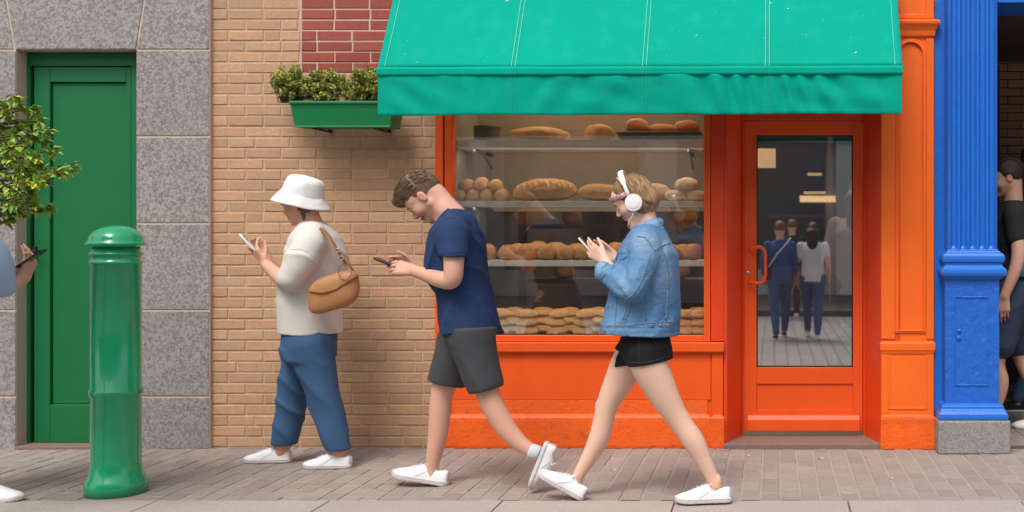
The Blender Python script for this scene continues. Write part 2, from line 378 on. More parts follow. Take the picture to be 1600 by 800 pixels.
def add_paving(m, sx, c1, c2, cm):
    t = m.node_tree; N = t.nodes.new; L = t.links.new; tc = N('ShaderNodeTexCoord'); mp = N('ShaderNodeMapping'); mp.inputs['Scale'].default_value = (1, 1, 1); mp.inputs['Rotation'].default_value = (0, 0, R(90))
    bt = N('ShaderNodeTexBrick'); bt.inputs['Color1'].default_value = (*c1, 1); bt.inputs['Color2'].default_value = (*c2, 1); bt.inputs['Mortar'].default_value = (*cm, 1); bt.inputs['Scale'].default_value = sx; bt.inputs['Mortar Size'].default_value = .018
    L(tc.outputs['Object'], mp.inputs[0]); L(mp.outputs[0], bt.inputs['Vector']); b = t.nodes['Principled BSDF']; old = b.inputs['Base Color'].links[0].from_socket
    mx = N('ShaderNodeMix'); mx.data_type = 'RGBA'; mx.inputs[0].default_value = .7; L(old, mx.inputs[6]); L(bt.outputs[0], mx.inputs[7]); L(mx.outputs[2], b.inputs['Base Color'])
add_paving(M['asphalt'], 1.6, (.30, .275, .255), (.24, .22, .205), (.12, .11, .10))
M['opp_wall'] = mat('grey_render_across_street', (.38, .37, .36), .8, noise=[(1.5, .3, (.28, .27, .26))])
M['opp_pale'] = mat('pale_stone_across_street', (.45, .43, .40), .8, noise=[(1.5, .3, (.36, .34, .32))])
M['opp_dark'] = mat('dark_shop_glass', (.07, .072, .075), .15)
M['warm'] = mat('lit_warm_panel', (.8, .6, .35), .6, emit=((1, .62, .28), .65))
M['bread'] = mat('baked_crust', (1, 1, 1), .62, tint=True, noise=[(22, .6, (.36, .14, .04), (.5, .72)), (48, .55, (.88, .70, .46), (.56, .72))], bump=[(60, .4, 5), (200, .25, 3)], spec=.3)
M['wicker'] = mat('brown_wicker', (.20, .10, .045), .7, noise=[(60, .6, (.08, .04, .02), (.45, .55))], bump=[(90, .8, 3)])
M['leaf'] = mat('leaf', (.24, .33, .06), .5, tint=True, spec=.4)
M['leaf2'] = mat('herb_leaf', (.34, .38, .10), .6, tint=True, spec=.3)
M['bark'] = mat('bark', (.10, .07, .045), .9, bump=[(40, .6, 4, (1, 1, .2))])
M['soil'] = mat('soil', (.04, .028, .02), .95, bump=[(60, .8, 4)])
M['win_glass'] = glass_mat('shop_window_glass', .19, wob=.02)
M['door_glass'] = glass_mat('door_glass', .48, (.9, .9, .9), wob=.012)

# ============================================================ ground
def jit_tint(v=.12, w=.04):
    b = 1+random.uniform(-v, v); return (b*(1+random.uniform(-w, w)), b, b*(1+random.uniform(-w, w)))
mb = MB(); mb.quad((-150, -150, -.13), (150, -150, -.13), (150, 150, -.13), (-150, 150, -.13))
tag(mb.build('road', M['asphalt'], fixn=False), 'grey street surface in front of the kerb', None, kind='structure')
mb = MB(); mb.box(-9, 6, -1.372, 3.2, -.12, -.003)
tag(mb.build('pavement_bed', M['paver_joint']), 'sandy joints of the brick pavement', None, kind='structure')
mb = MB(); x = -6.2; PW = .1005; i = 0
while x < 3.6:
    y = -1.37+(0 if i % 2 else .082)
    if i % 2 == 0: 
        mb.col(jit_tint()); t = random.uniform(-.0015, .0015); mb.add(*[((x+.003,-1.367,t),(x+PW-.003,-1.367,t),(x+PW-.003,y-.003,t),(x+.003,y-.003,t)), ((0, 1, 2, 3),)])
    while y < (.3 if x < 1.3 else 3.0):
        mb.col(jit_tint(.13, .03)); g = .0032; t = random.uniform(-.0015, .0025); tx, ty = random.uniform(-.0015, .0015), random.uniform(-.001, .001)
        a, b, c, d, e = x+g*1.5, x+PW-g*1.5, y+g*1.1, y+.165-g*1.1, .004
        top = [(a+e, c+e, t-tx), (b-e, c+e, t+tx), (b-e, d-e, t+tx+ty), (a+e, d-e, t-tx+ty)]; low = [(a, c, t-.006), (b, c, t-.006), (b, d, t-.006), (a, d, t-.006)]
        mb.add(top+low, [(0, 1, 2, 3), (4, 5, 1, 0), (5, 6, 2, 1), (6, 7, 3, 2), (7, 4, 0, 3)]); y += .165
    x += PW; i += 1
tag(mb.build('pavement', M['paver'], fixn=False), 'grey brown brick pavers laid end-on to the shops', None, kind='structure')
mb = MB(); x = X(1325, -1.4)-.86*8
while x < 4.5:
    mb.col(jit_tint(.07, .02)); mb.box(x+.003, x+.857, -1.655, -1.374, -.13, .0005+random.uniform(0, .003)); x += .86
tag(mb.build('kerb', M['kerb'], bevel=.005), 'pale stone kerb slabs along the pavement edge', None, kind='structure')
mb = MB(); mb.box(-40, 40, -30, -13, -.13, -.02)
tag(mb.build('far_pavement', M['kerb']), 'pavement on the other side of the street', None, kind='structure')

# ============================================================ granite building (left)
GY = -.03
gb = thing('granite_building', 'grey speckled granite facade with a recessed green door, left of the tan bricks', 'building', (X(181, GY), 0, 0))
def gx(px): return X(px, GY)
def gz(py): return Z(py, GY)
mb = MB()
def slab(poly, t=None):
    mb.col(t or jit_tint(.07, .02)); n = len(poly)
    f = [(gx(a), GY, b if c else gz(b)) for a, b, c in poly]; k = [(p[0], .25, p[2]) for p in f]
    mb.add(f+k, [tuple(range(n)), tuple(range(2*n-1, n-1, -1))]+[(i, n+i, n+(i+1) % n, (i+1) % n) for i in range(n)])
J = 1.6
def rect(a, b, top, bot, topz=False, botz=False): slab([(a+J, bot-(0 if botz else J), botz), (b-J, bot-(0 if botz else J), botz), (b-J, top+(0 if topz else J), topz), (a+J, top+(0 if topz else J), topz)])
rows = [78, 213, 349, 485, 620]
for a, b in zip(rows, rows[1:]+[None]):
    for (l, r) in ((213-J, 328), (-120, 24+J), (-330, -120), (-560, -330)):
        if b: rect(l, r, a, b)
        else: rect(l, r, a, 0.0, botz=True)
TOPY = -75
dxs = (TOPY-78)/78.0
for (lt, lb, rt, rb) in ((None, None, 12+10*dxs*0-14, 22), (12-14, 22, 225+12, 213), (225+12, 213, None, None)):
    a0 = -200 if lt is None else lt; a1 = -200 if lb is None else lb; b0 = 328 if rt is None else rt; b1 = 328 if rb is None else rb
    slab([(a1+J, 78-J, False), (b1-J, 78-J, False), (b0-J, TOPY+J, False), (a0+J, TOPY+J, False)])
slab([(-560, 78-J, False), (-200-J, 78-J, False), (-200-J, TOPY+J, False), (-560, TOPY+J, False)])
rect(-560, -100, -230, TOPY); rect(-100, 160, -230, TOPY); rect(160, 328, -230, TOPY); rect(-560, 10, -400, -230); rect(10, 328, -400, -230)
mb.build('wall', M['granite'], gb, bevel=.003)
mb = MB(); 
for (a, b, c, d) in ((-556, 24.5, 0, 4.6), (213, 327.6, 0, 4.6), (24, 214, gz(78)+.004, 4.6)):
    mb.box(gx(a), gx(b), GY+.005, .2495, c, d if d < 9 else d)
mb.build('mortar', M['pale_mortar'], gb)
DY = .07
dr = MB(); dx = lambda p: X(p, DY); dz = lambda p: Z(p, DY)
fr = MB(); fr.box(gx(24)+.001, dx(47), DY, .24, 0, dz(79)); fr.box(dx(47), gx(213)-.001, DY, .24, dz(103), gz(78)-.001); fr.box(dx(205), gx(213)-.001, DY, .24, 0, dz(103))
fr.box(gx(24)+.001, gx(213)-.001, .2, .24, 0, gz(80)); fr.build('door_frame', M['door_green'], gb, bevel=.003)
dr.box(dx(52), dx(77), DY+.006, .19, .02, dz(104.5)); dr.box(dx(196), dx(204), DY+.006, .19, .02, dz(104.5)); dr.box(dx(77), dx(196), DY+.006, .19, dz(128), dz(104.5)); dr.box(dx(77), dx(196), DY+.006, .19, .02, .26)
door1 = dr.build('door', M['door_green'], gb, bevel=.004)
pn = MB(); pn.box(dx(78), dx(195), DY+.026, .18, .263, dz(129.2)); pn.build('door_panel', M['door_green'], door1, bevel=.002)
hd = MB(); hd.box(dx(52.5), dx(57.5), DY-.012, DY+.01, dz(404), dz(385)); hd.tube([(dx(55), DY-.01, dz(392)), (dx(55), DY-.05, dz(392)), (dx(66), DY-.055, dz(392))], .008)
hd.build('handle', M['iron'], door1, bevel=.002)
st = MB(); st.box(gx(26), gx(211), GY-.02, .24, -.02, .018); st.build('threshold', M['step'], gb, bevel=.005)

# ============================================================ brick building
bb = thing('brick_building', 'tan brick wall with a red brick patch above the window box', 'building', (X(500), 0, 0))
BX0, BX1 = X(328)+.002, X(681); CH = .0668; RX, RZ = X(470), Z(112)
tb, rb = MB(), MB(); z = 0.004; row = 0
for row in range(68):
    z = row*CH+.004; x = BX0-(0 if row % 2 else .11); 
    while x < BX1:
        L = .222 if random.random() < .8 else random.choice((.106, .165, .222)); g = .0042
        a, b = max(x+g, BX0), min(x+L-g, BX1)
        if b-a > .02:
            isred = z > RZ-.02
            segs = [(a, b, False)]
            if isred: segs = [s_ for s_ in ((a, min(b, RX-.006), False), (max(a, RX+.006), b, True)) if s_[1]-s_[0] > .02]
            for (p, q, rd) in segs:
                m_ = rb if rd else tb; m_.col(jit_tint(.14 if rd else .13, .05))
                m_.chbox(p, q, random.uniform(-.0015, .002), .05, z+g, z+CH-g+.001, .0045, .0012)
        x += L
tb.build('tan_wall', M['tan'], bb, fixn=False); rb.build('red_wall', M['redb'], bb, fixn=False)
mb = MB(); mb.box(BX0-.002, RX, .0050, .25, 0, 4.6); mb.box(RX, BX1, .0050, .25, 0, RZ-.02); mb.build('tan_mortar', M['tan_mortar'], bb)
mb = MB(); mb.box(RX+.0005, BX1, .0045, .2495, RZ-.019, 4.6); mb.box(RX-.004, RX+.004, .0025, .01, RZ-.02, 4.6); mb.build('pale_mortar', M['pale_mortar'], bb)

# ============================================================ bakery
bk = thing('bakery', 'orange painted bakery shopfront with display window and glazed door', 'building', (X(1000), 0, 0))
def rectmold(m, x0, x1, yf, yb, prof):
    vs = []
    for (z, o) in prof: vs += [(x0-o, yf-o, z), (x1+o, yf-o, z), (x1+o, yb, z), (x0-o, yb, z)]
    n = len(prof); fs = [(i*4+k, i*4+(k+1) % 4, (i+1)*4+(k+1) % 4, (i+1)*4+k) for i in range(n-1) for k in range(4)]
    return m.add(vs, fs+[(3, 2, 1, 0), tuple((n-1)*4+k for k in range(4))])
FY = 0.0
WZ0, WZ1 = Z(534), 2.62      # frame outer bottom / top
# window frame
mb = MB()
mb.box(X(681)+.001, X(693.5), -.02, .10, 0, 3.0); mb.box(X(695), X(706.5), -.008, .10, WZ0, WZ1); mb.box(X(693.5), X(695), .005, .10, WZ0, WZ1)
mb.box(X(706.5), X(1100), -.008, .07, WZ0+.001, Z(524)); mb.box(X(1100), X(1110), -.008, .07, WZ0+.001, WZ1)
mb.box(X(706.5), X(1100), -.008, .07, Z(178), WZ1)
wf = mb.build('window', M['orange'], bk, bevel=.003)
mb = MB(); mb.box(X(706)+.001, X(1100.5), .036, .042, Z(524.5), Z(177)); mb.build('pane', M['win_glass'], wf)
mb = MB(); mb.box(X(708), X(1099), .030, .05, Z(524)-.0005, Z(522.4)); mb.build('bead', M['iron'], wf)
# post between window and door, fascia over both
mb = MB(); mb.box(X(1111), X(1131), -.004, .12, Z(533), 2.75)
mb.extrz([(X(1131)+.0005, 0), (X(1136), 0), (X(1160, .25), .25), (X(1160, .25), .30), (X(1111), .30), (X(1111), .125), (X(1131)+.0005, .125)], .0, 2.75)
mb.box(X(681)+.002, X(1111), -.012, .3, 2.63, 2.75)
mb.build('post', M['orange_shade'], bk, bevel=.003)
mb = MB(); mb.box(X(681), 1.0, -.03, .3, 2.752, 4.6); mb.box(X(681), 1.0, -.09, -.03, 3.5, 3.6); mb.build('fascia', M['orange'], bk, bevel=.006)
# stall riser
mb = MB()
mb.box(X(693.5), X(1131.5), -.035, .06, Z(549), WZ0-.001)                     # sill ledge
mb.box(X(694), X(1131), -.020, .06, Z(552), Z(549)-.0005)
mb.box(X(693.6), X(1110.5), .0, .06, .30, Z(552)-.001); mb.box(X(700), X(1131), .012, .06, .0, .6); mb.box(X(693.6), X(706), -.008, .06, .21, Z(552)-.001); mb.box(X(1112), X(1130), -.008, .06, .21, Z(552)-.001)
mb.build('stall_riser', M['orange'], bk, bevel=.004)
mb = MB(); rectmold(mb, X(694), X(1111), -.02, .08, [(.0, .0), (.02, .004), (.17, .0), (.19, -.002), (.205, -.012), (.212, -.02), (.30, -.0215)])
rectmold(mb, X(1112.2), X(1131), -.03, .1, [(.0, .004), (.02, .006), (.16, .004), (.19, .006), (.2, .0), (.21, -.01), (.212, -.02)])
mb.build('skirting', M['orange_old'], bk, bevel=.004)
# door recess: step, frame, door
mb = MB(); vs = [(X(1131), -.045), (X(1378), -.045), (X(1366, .25), .262), (X(1150, .25), .262)]; mb.extrz(vs, -.02, .034)
mb.build('doorstep', M['step'], bk, bevel=.008)
mb = MB(); mb.extrz([(X(1377, -.05)+.0005, -.04), (X(1350, .25), .25), (X(1350, .25), .3), (X(1377, -.05)+.12, .3), (X(1377, -.05)+.12, -.04)], 0, 2.75)
mb.extrz([(X(1160, .25)-.001, .235), (X(1162, .25), .235), (X(1162, .25), .32), (X(1160, .25)-.001, .32)], 0, 2.6)
e = .25; dX = lambda p: X(p, e); dZ = lambda p: Z(p, e)
mb.box(dX(1160), dX(1350), e-.01, .33, dZ(188), 2.75); mb.box(dX(1348.7), dX(1352), e-.012, .33, .0, dZ(188))
mb.box(dX(1355), dX(1359), e-.02-.03, .27, .03, 2.6)
mb.build('door_frame', M['orange_shade'], bk, bevel=.003)
mb = MB()
d0, d1, zt, zb = dX(1162.8), dX(1347.8), dZ(190), dZ(673)
mb.box(d0, dX(1182), e, e+.045, zb, zt); mb.box(dX(1333), d1, e, e+.045, zb, zt); mb.box(dX(1182), dX(1333), e+.0005, e+.045, dZ(211), zt)
mb.box(dX(1182), dX(1333), e+.0005, e+.045, dZ(600), dZ(574)); mb.box(dX(1182), dX(1333), e+.012, e+.045, dZ(640), dZ(600)); mb.box(dX(1182), dX(1333), e+.0005, e+.045, zb, dZ(640))
bd = mb.build('door', M['orange'], bk, bevel=.0025)
mb = MB(); mb.box(dX(1181.8), dX(1333.2), e+.022, e+.028, dZ(574.5), dZ(210.5)); mb.build('pane', M['door_glass'], bd)
mb = MB(); 
for (a, b, c, d) in ((1182, 1184, 212, 573), (1331, 1333, 212, 573), (1182, 1333, 211, 213), (1182, 1333, 572, 574)): mb.box(dX(a), dX(b), e+.014, e+.0215, dZ(d), dZ(c))
mb.build('gasket', M['iron'], bd)
mb = MB(); mb.extr([(e-.001, dZ(672)), (e-.030, dZ(672)), (e-.030, dZ(655)), (e-.012, dZ(648)), (e-.001, dZ(648))], dX(1168), dX(1343)); mb.build('kick_board', M['orange'], bd, bevel=.003)
mb = MB(); hp = [(1171, 389, 0), (1171, 389, -.05), (1174, 387, -.058), (1188, 386, -.06), (1194, 390, -.06), (1196, 398, -.06), (1196, 430, -.06), (1194, 438, -.06), (1188, 442, -.06), (1174, 441, -.058), (1171, 439, -.05), (1171, 439, 0)]
mb.tube([(dX(a), e+c, dZ(b)) for a, b, c in hp], .0105, 10); mb.build('handle', M['orange'], bd, smooth=True)
mb = MB(); mb.lathe([(.011, 0), (.011, .006), (.004, .008)], (dX(1168.5), e, dZ(426)), 14, M=np.array(Matrix.Rotation(R(90), 3, 'X'))); mb.build('lock', M['steel'], bd)
# pilaster
PY = -.05; pX = lambda p: X(p, PY); pZ = lambda p: Z(p, PY)
mb = MB()
a0, a1 = pX(1377), pX(1459.5)
mb.box(a0, a1, PY+.012, .3, pZ(536), 4.6)
def arch_band(m, x0, x1, zbot, ztop, wd, yf, yb):
    """raised border following a round-topped panel"""
    r = (x1-x0)/2; cx = (x0+x1)/2; cz = ztop-r
    o = [(x0, zbot)]+[(cx-r*math.cos(t), cz+r*math.sin(t)) for t in np.linspace(0, math.pi, 25)]+[(x1, zbot)]
    q = r-wd; i = [(x0+wd, zbot)]+[(cx-q*math.cos(t), cz+q*math.sin(t)) for t in np.linspace(0, math.pi, 25)]+[(x1-wd, zbot)]
    n = len(o); m.add([(p[0], yf, p[1]) for p in o]+[(p[0], yf, p[1]) for p in i]+[(p[0], yb, p[1]) for p in o]+[(p[0], yb, p[1]) for p in i],
        [f for k in range(n-1) for f in ((k, k+1, n+k+1, n+k), (2*n+k, k, k+1, 2*n+k+1)[::-1], (3*n+k, 3*n+k+1, n+k+1, n+k)[::-1])]+[(0, n, 3*n, 2*n), (n-1, 2*n-1, 4*n-1, 3*n-1)])
arch_band(mb, pX(1399), pX(1447), pZ(518), pZ(60), .022, PY+.002, PY+.013); arch_band(mb, pX(1402.5), pX(1443.5), pZ(514), pZ(64), .008, PY-.006, PY+.003)
mb.box(pX(1399), pX(1447), PY+.001, PY+.012, pZ(520), pZ(515)); mb.box(pX(1402), pX(1444), PY-.004, PY+.0115, pZ(517.5), pZ(515.5))
for (a, b) in ((1377, 1398.5), (1447.5, 1459.5)): mb.box(pX(a)+.0005, pX(b), PY+.002, PY+.0125, pZ(530), pZ(60))
# upper panel above the capital
mb.box(pX(1377)+.0005, pX(1396), PY+.002, PY+.0125, pZ(29), 4.5); mb.box(pX(1447), pX(1459.5), PY+.002, PY+.0125, pZ(29), 4.5); mb.box(pX(1396), pX(1447), PY+.002, PY+.0125, pZ(29), pZ(22))
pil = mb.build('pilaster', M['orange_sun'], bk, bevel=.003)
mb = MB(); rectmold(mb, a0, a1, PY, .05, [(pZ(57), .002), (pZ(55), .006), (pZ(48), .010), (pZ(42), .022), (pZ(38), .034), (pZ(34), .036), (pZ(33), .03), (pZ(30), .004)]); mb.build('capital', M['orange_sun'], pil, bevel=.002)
mb = MB(); rectmold(mb, a0+.002, a1-.002, PY, .05, [(pZ(553), .0), (pZ(549), .004), (pZ(547), .009), (pZ(537), .010), (pZ(535), .007), (pZ(533), -.004)])
mb.box(a0, a1, PY+.006, .3, .21, pZ(552)); mb.box(pX(1388), pX(1391), PY+.001, PY+.0065, pZ(640), pZ(556)); mb.box(pX(1446), pX(1449), PY+.001, PY+.0065, pZ(640), pZ(556)); mb.box(pX(1391), pX(1446), PY+.001, PY+.0065, pZ(640), pZ(637))
mb.box(pX(1377.5), pX(1388), PY+.002, PY+.0066, .212, pZ(553)); mb.box(pX(1449), pX(1459), PY+.002, PY+.0066, .212, pZ(553))
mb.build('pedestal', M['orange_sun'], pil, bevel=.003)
mb = MB(); rectmold(mb, a0+.004, a1-.004, PY, .05, [(0, .008), (.03, .010), (.16, .007), (.19, .009), (.205, .006), (.22, -.006)]); mb.build('foot', M['orange_old'], pil, bevel=.006)

# interior of the shop
mb = MB(); RX0, RX1 = X(706.5)-.03, 1.28
mb.box(RX0, RX1, 6.4, 6.5, 0, 3.1); mb.box(RX0-.1, RX0, .1, 6.5, 0, 3.1); mb.box(RX1, RX1+.1, .31, 6.5, 0, 3.1); mb.box(RX0-.1, RX1+.1, .31, 6.5, 3.1, 3.2)
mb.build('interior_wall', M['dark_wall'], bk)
mb = MB(); mb.box(RX0, RX1, .263, 6.4, -.01, .03); mb.build('interior_floor', M['floor_in'], bk)
mb = MB(); cx0, cx1 = X(707), X(1108)
mb.box(cx0-.02, cx0-.0, .075, .62, .5, 2.62); mb.box(cx1, cx1+.02, .125, .62, .5, 2.6); mb.box(cx0, cx1, .60, .62, Z(330, .5), 2.62); mb.box(cx0, cx1, .075, .62, 2.62, 2.64)
mb.build('display_lining', M['cream_wall'], bk, bevel=.002)
mb = MB()
for (t, b, f) in ((218, 231, .09), (314, 322, .08), (407, 416, .08)): mb.box(X(713, f) if t == 218 else cx0+.001, cx1-.001, f, .46, Z(b, f), Z(t, f))
mb.build('shelf', M['shelf'], bk, bevel=.002)
mb = MB(); mb.box(cx0, cx1, .075, .6, Z(534), Z(526, .1)); mb.build('display_base', M['dark_wood'], bk)
for (px, py) in ((741, 232), (741, 323), (1075, 232), (741, 417)):
    mb = MB(); a = P(px, py, .12); mb.box(a[0]-.006, a[0]+.006, .12, .58, a[2]-.02, a[2]-.002); mb.tube([(a[0], .30, a[2]-.015), (a[0], .56, a[2]-.1)], .005, 6)
    mb.tube([(a[0]+.012, .13, a[2]-.012), (a[0]-.008, .14, a[2]-.05)], .004, 6); mb.build('shelf_bracket', M['iron'], bk)
mb = MB(); mb.box(X(735, .56), X(738, .56), .575, .598, Z(520, .5), 2.6); mb.build('shelf_upright', M['steel'], bk)
# racks deeper in the shop and a lit counter
mb = MB()
for k in range(4): mb.box(-1.9, -.5, 1.5, 1.9, .55+.42*k, .58+.42*k)
for xx in (-1.92, -1.2, -.48): mb.box(xx-.03, xx+.03, 1.48, 1.52, 0, 2.1)
mb.build('rack', M['dark_wood'], bk)
for i, (px0, px1, py0, py1, Y) in enumerate(((1180, 1212, 232, 262, 3.2), (1262, 1284, 270, 274, 5.2), (1256, 1290, 299, 303, 5.2))):
    mb = MB(); mb.box(X(px0, Y), X(px1, Y), Y, Y+.05, Z(py1, Y), Z(py0, Y)); mb.build('lit_panel', M['warm'], bk)
mb = MB(); mb.box(-.5, 1.2, 5.3, 5.9, .03, 1.0); mb.box(-.1, .9, 5.25, 5.3, 1.55, 1.58); mb.box(X(1293, 4), X(1301, 4), 4, 4.1, 0, 3.1); mb.build('counter', M['dark_wood'], bk)
ld = bpy.data.lights.new('display_fill', 'AREA'); ld.shape = 'RECTANGLE'; ld.size = 1.4; ld.size_y = .25; ld.energy = 7; ld.color = (1, .80, .58)  # added fill lamp over the display, no fitting modelled
lo = bpy.data.objects.new('display_fill', ld); COL.objects.link(lo); lo.location = ((cx0+cx1)/2, .32, 2.58)
for zz in (Z(231, .09), Z(322, .08), Z(416, .08)):
    ld = bpy.data.lights.new('shelf_fill', 'AREA'); ld.shape = 'RECTANGLE'; ld.size = 1.5; ld.size_y = .03; ld.energy = 2.2; ld.color = (1, .86, .68)  # added fill strips below each shelf to brighten the bread
    lo = bpy.data.objects.new('shelf_fill', ld); COL.objects.link(lo); lo.location = ((cx0+cx1)/2, .105, zz-.012); lo.rotation_euler = (R(32), 0, 0)
ld = bpy.data.lights.new('shop_fill', 'AREA'); ld.size = 1.5; ld.energy = 60; ld.color = (1, .78, .55)  # added fill lamp that lifts the dark shop room
lo = bpy.data.objects.new('shop_fill', ld); COL.objects.link(lo); lo.location = (-.5, 3.2, 3.05)

ld = bpy.data.lights.new('shop_fill', 'AREA'); ld.size = .8; ld.energy = 12; ld.color = (1, .82, .64)  # added fill lamp for the grey-shirted figure behind the door
lo = bpy.data.objects.new('shop_fill', ld); COL.objects.link(lo); lo.location = (.05, 1.0, 2.9)

# ============================================================ awning
aw = thing('awning', 'teal canvas awning with loose valance over the orange bakery', 'awning', (X(1000), -.3, 2.2))
AF = -.60; AX0, AX1 = X(590, AF), X(1410, AF); z105, z120 = Z(105, AF), Z(119, AF); ZT = 3.396
tilt = lambda x: .010*(x-AX0)/(AX1-AX0)
def canopy_pt(u, v):
    x = AX0+(AX1-AX0)*u; y = AF+(0-AF)*v; z = z105+(ZT-z105)*v
    sag = .012*math.sin(math.pi*v)*(1+.25*math.sin(u*math.pi*8)); n = .004*snoise(x, y, z, 5.0, 2)
    return (x, y+sag*.6, z-sag*.8+n+tilt(x)*(1-v))
NU, NV = 160, 50; mb = MB(); mb.add([canopy_pt(i/NU, j/NV) for j in range(NV+1) for i in range(NU+1)], [(j*(NU+1)+i, j*(NU+1)+i+1, (j+1)*(NU+1)+i+1, (j+1)*(NU+1)+i) for j in range(NV) for i in range(NU)])
cp = mb.build('canopy', M['teal'], aw, smooth=True, fixn=False); so = cp.modifiers.new('solid', 'SOLIDIFY'); so.thickness = .004
mb = MB(); n = 12; vs = []
prof = [(AF+.004, z105+.003), (AF-.006, z105-.004), (AF-.012, z105-.014), (AF-.013, z120+.012), (AF-.010, z120+.003), (AF+.0, z120), (AF+.03, z120), (AF+.035, z105-.01)]
N2 = 40
for i in range(N2+1):
    x = AX0-.003+(AX1-AX0+.006)*i/N2; vs += [(x, y+.0015*math.sin(x*9), z+tilt(x)) for y, z in prof]
m_ = len(prof); mb.add(vs, [(i*m_+k, (i+1)*m_+k, (i+1)*m_+(k+1) % m_, i*m_+(k+1) % m_) for i in range(N2) for k in range(m_)]+[tuple(range(m_)), tuple(N2*m_+k for k in range(m_-1, -1, -1))])
mb.build('front_bar', M['teal'], aw, smooth=False, bevel=.003)
SEAM = [X(p, AF) for p in (802, 1007, 1199)]
def val_pt(x, v):
    """v 0 at the bar, 1 at the hem"""
    zb = Z(180.5, AF)+tilt(x)*1.2+.002*math.sin(x*7)
    z = z120+.004+tilt(x)+(zb-z120-.004-tilt(x))*v
    a = x*1.0+z*1.6
    near = min(abs(x-s_) for s_ in SEAM+[AX0, AX1]); env = min(1, near/.12)*(.35+.65*math.sin(math.pi*min(1, v*.85+.1)))
    b = x+z*(1.1+.5*math.sin(x*2.7)); f = math.sin(b*15+2.6*math.sin(x*2.1+.6)+1.3*math.sin(x*6.3))*(.45+.4*math.sin(x*1.9+2))+.30*math.sin((x*.8+z*2.2)*17+3*math.sin(x*3.3+1))*(.5+.5*math.sin(x*5.1))+.16*math.sin((x+z*.3)*37+2*math.sin(x*7))
    return (x, AF-.001+.016*env*f+.003*math.sin(x*4), z)
NU, NV = 520, 26; mb = MB(); xs = [AX0+.002+(AX1-AX0-.006)*i/NU for i in range(NU+1)]
mb.add([val_pt(x, j/NV) for j in range(NV+1) for x in xs], [(j*(NU+1)+i, (j+1)*(NU+1)+i, (j+1)*(NU+1)+i+1, j*(NU+1)+i+1) for j in range(NV) for i in range(NU)])
va = mb.build('valance', M['teal'], aw, smooth=True, fixn=False); so = va.modifiers.new('solid', 'SOLIDIFY'); so.thickness = .003
for s_ in SEAM:
    for o in (-.011, .011):
        mb = MB(); u = (s_+o-AX0)/(AX1-AX0); mb.tube([np.array(canopy_pt(u, v))+V3(0, -.0035, .003) for v in np.linspace(0.0, 1, 40)], .0011, 5); mb.build('stitching', M['stitch'], cp)
for u in (.014, .986): mb = MB(); mb.tube([np.array(canopy_pt(u, v))+V3(0, -.0035, .003) for v in np.linspace(0.0, 1, 40)], .0009, 5); mb.build('stitching', M['stitch'], cp)
mb = MB()
for s_ in SEAM:
    for o in (-.011, .011):
        mb = MB(); mb.tube([np.array(val_pt(s_+o, v))+V3(0, -.003, 0) for v in np.linspace(0.02, 1, 14)], .0009, 5); mb.tube([(s_+o, AF-.0145, z_+tilt(s_)) for z_ in (z120+.004, z105-.012)], .0009, 5); mb.build('stitching', M['stitch2'], va)
mb = MB()
for v in (.94,): mb.tube([np.array(val_pt(x, v))+V3(0, -.0025, 0) for x in xs[::3]], .0007, 4)
mb.build('stitching', M['teal'], va)
mb = MB()
for (px, py, w_) in ((792, 0, 3), (637, 68, 1.2), (633, 91, 1.2), (652, 105, 1.6), (749, 68, 1), (697, 71, .8), (1088, 60, 2), (1204, 3, 2.2), (1231, 13, 2), (1259, 60, 1.2), (1287, 35, 1.2), (1337, 91, 2.6), (1253, 59, 1), (1330, 66, 1.2), (1046, 83, 1), (1062, 53, 1), (1195, 65, 1.3), (880, 40, .8), (930, 80, .8), (762, 96, .8), (1120, 20, .9), (1035, 69, .8), (1348, 28, .9)):
    v = (112-py)/(112+0)*.39; Y = AF+.6*v; x = X(px, Y); u = (x-AX0)/(AX1-AX0); c = np.array(canopy_pt(u, v)); ws = w_*.0018
    t_ = np.array(canopy_pt(u, v+.01))-c; t_ = unit(t_)
    mb.add([c+V3(0, -.0036, .0022)+ws*math.cos(a)*V3(1, 0, 0)*1.3+ws*math.sin(a)*.6*t_*(1+.3*math.sin(3*a)) for a in np.linspace(0, 2*math.pi, 9)[:-1]], [tuple(range(8))])
mb.build('fleck', M['fleck'], cp, fixn=False)
for xx in (AX0+.25, 0.3):
    mb = MB(); mb.tube([(xx, -.02, 2.55), (xx, -.3, 2.42), (xx, AF+.03, z120+.02)], .014, 8); mb.tube([(xx, -.02, 2.95), (xx, -.3, 2.42)], .010, 8); mb.build('arm', M['steel'], aw, smooth=True)
mb = MB(); mb.box(AX0, AX1-.05, -.09, -.031, ZT-.01, ZT+.09); mb.build('cassette', M['teal'], aw, bevel=.01)

# ============================================================ blue column and passage
CY = -.15; cX = lambda p: X(p, CY); cZ = lambda p: Z(p, CY)
cl = thing('fluted_column', 'blue fluted column on a panelled pedestal and granite plinth', 'column', (cX(1520), CY, 0))
mb = MB(); x0, x1 = cX(1481), cX(1560); n = 5; fl = (x1-x0)/(n+.36); prof = [(x0, 0.05), (x0, CY+.035), (x0+.006, CY+.012)]
for k in range(n):
    a = x0+fl*.18+k*fl+fl*.12; b = a+fl*.76; prof += [(a, CY+.004)]
    for t in np.linspace(0, math.pi, 9)[1:-1]: prof.append(((a+b)/2-(b-a)/2*math.cos(t), CY+.004+.026*math.sin(t)))
    prof.append((b, CY+.004))
prof += [(x1-.006, CY+.012), (x1, CY+.035), (x1, .05)]
mb.extrz(prof, cZ(392), 4.6); sh = mb.build('shaft', M['blue'], cl, bevel=.0)
for p_ in sh.data.polygons: p_.use_smooth = False
mb = MB(); rectmold(mb, x0+.004, x1-.004, CY+.006, .05, [(cZ(394), .004), (cZ(391), .002), (cZ(389), -.001)])
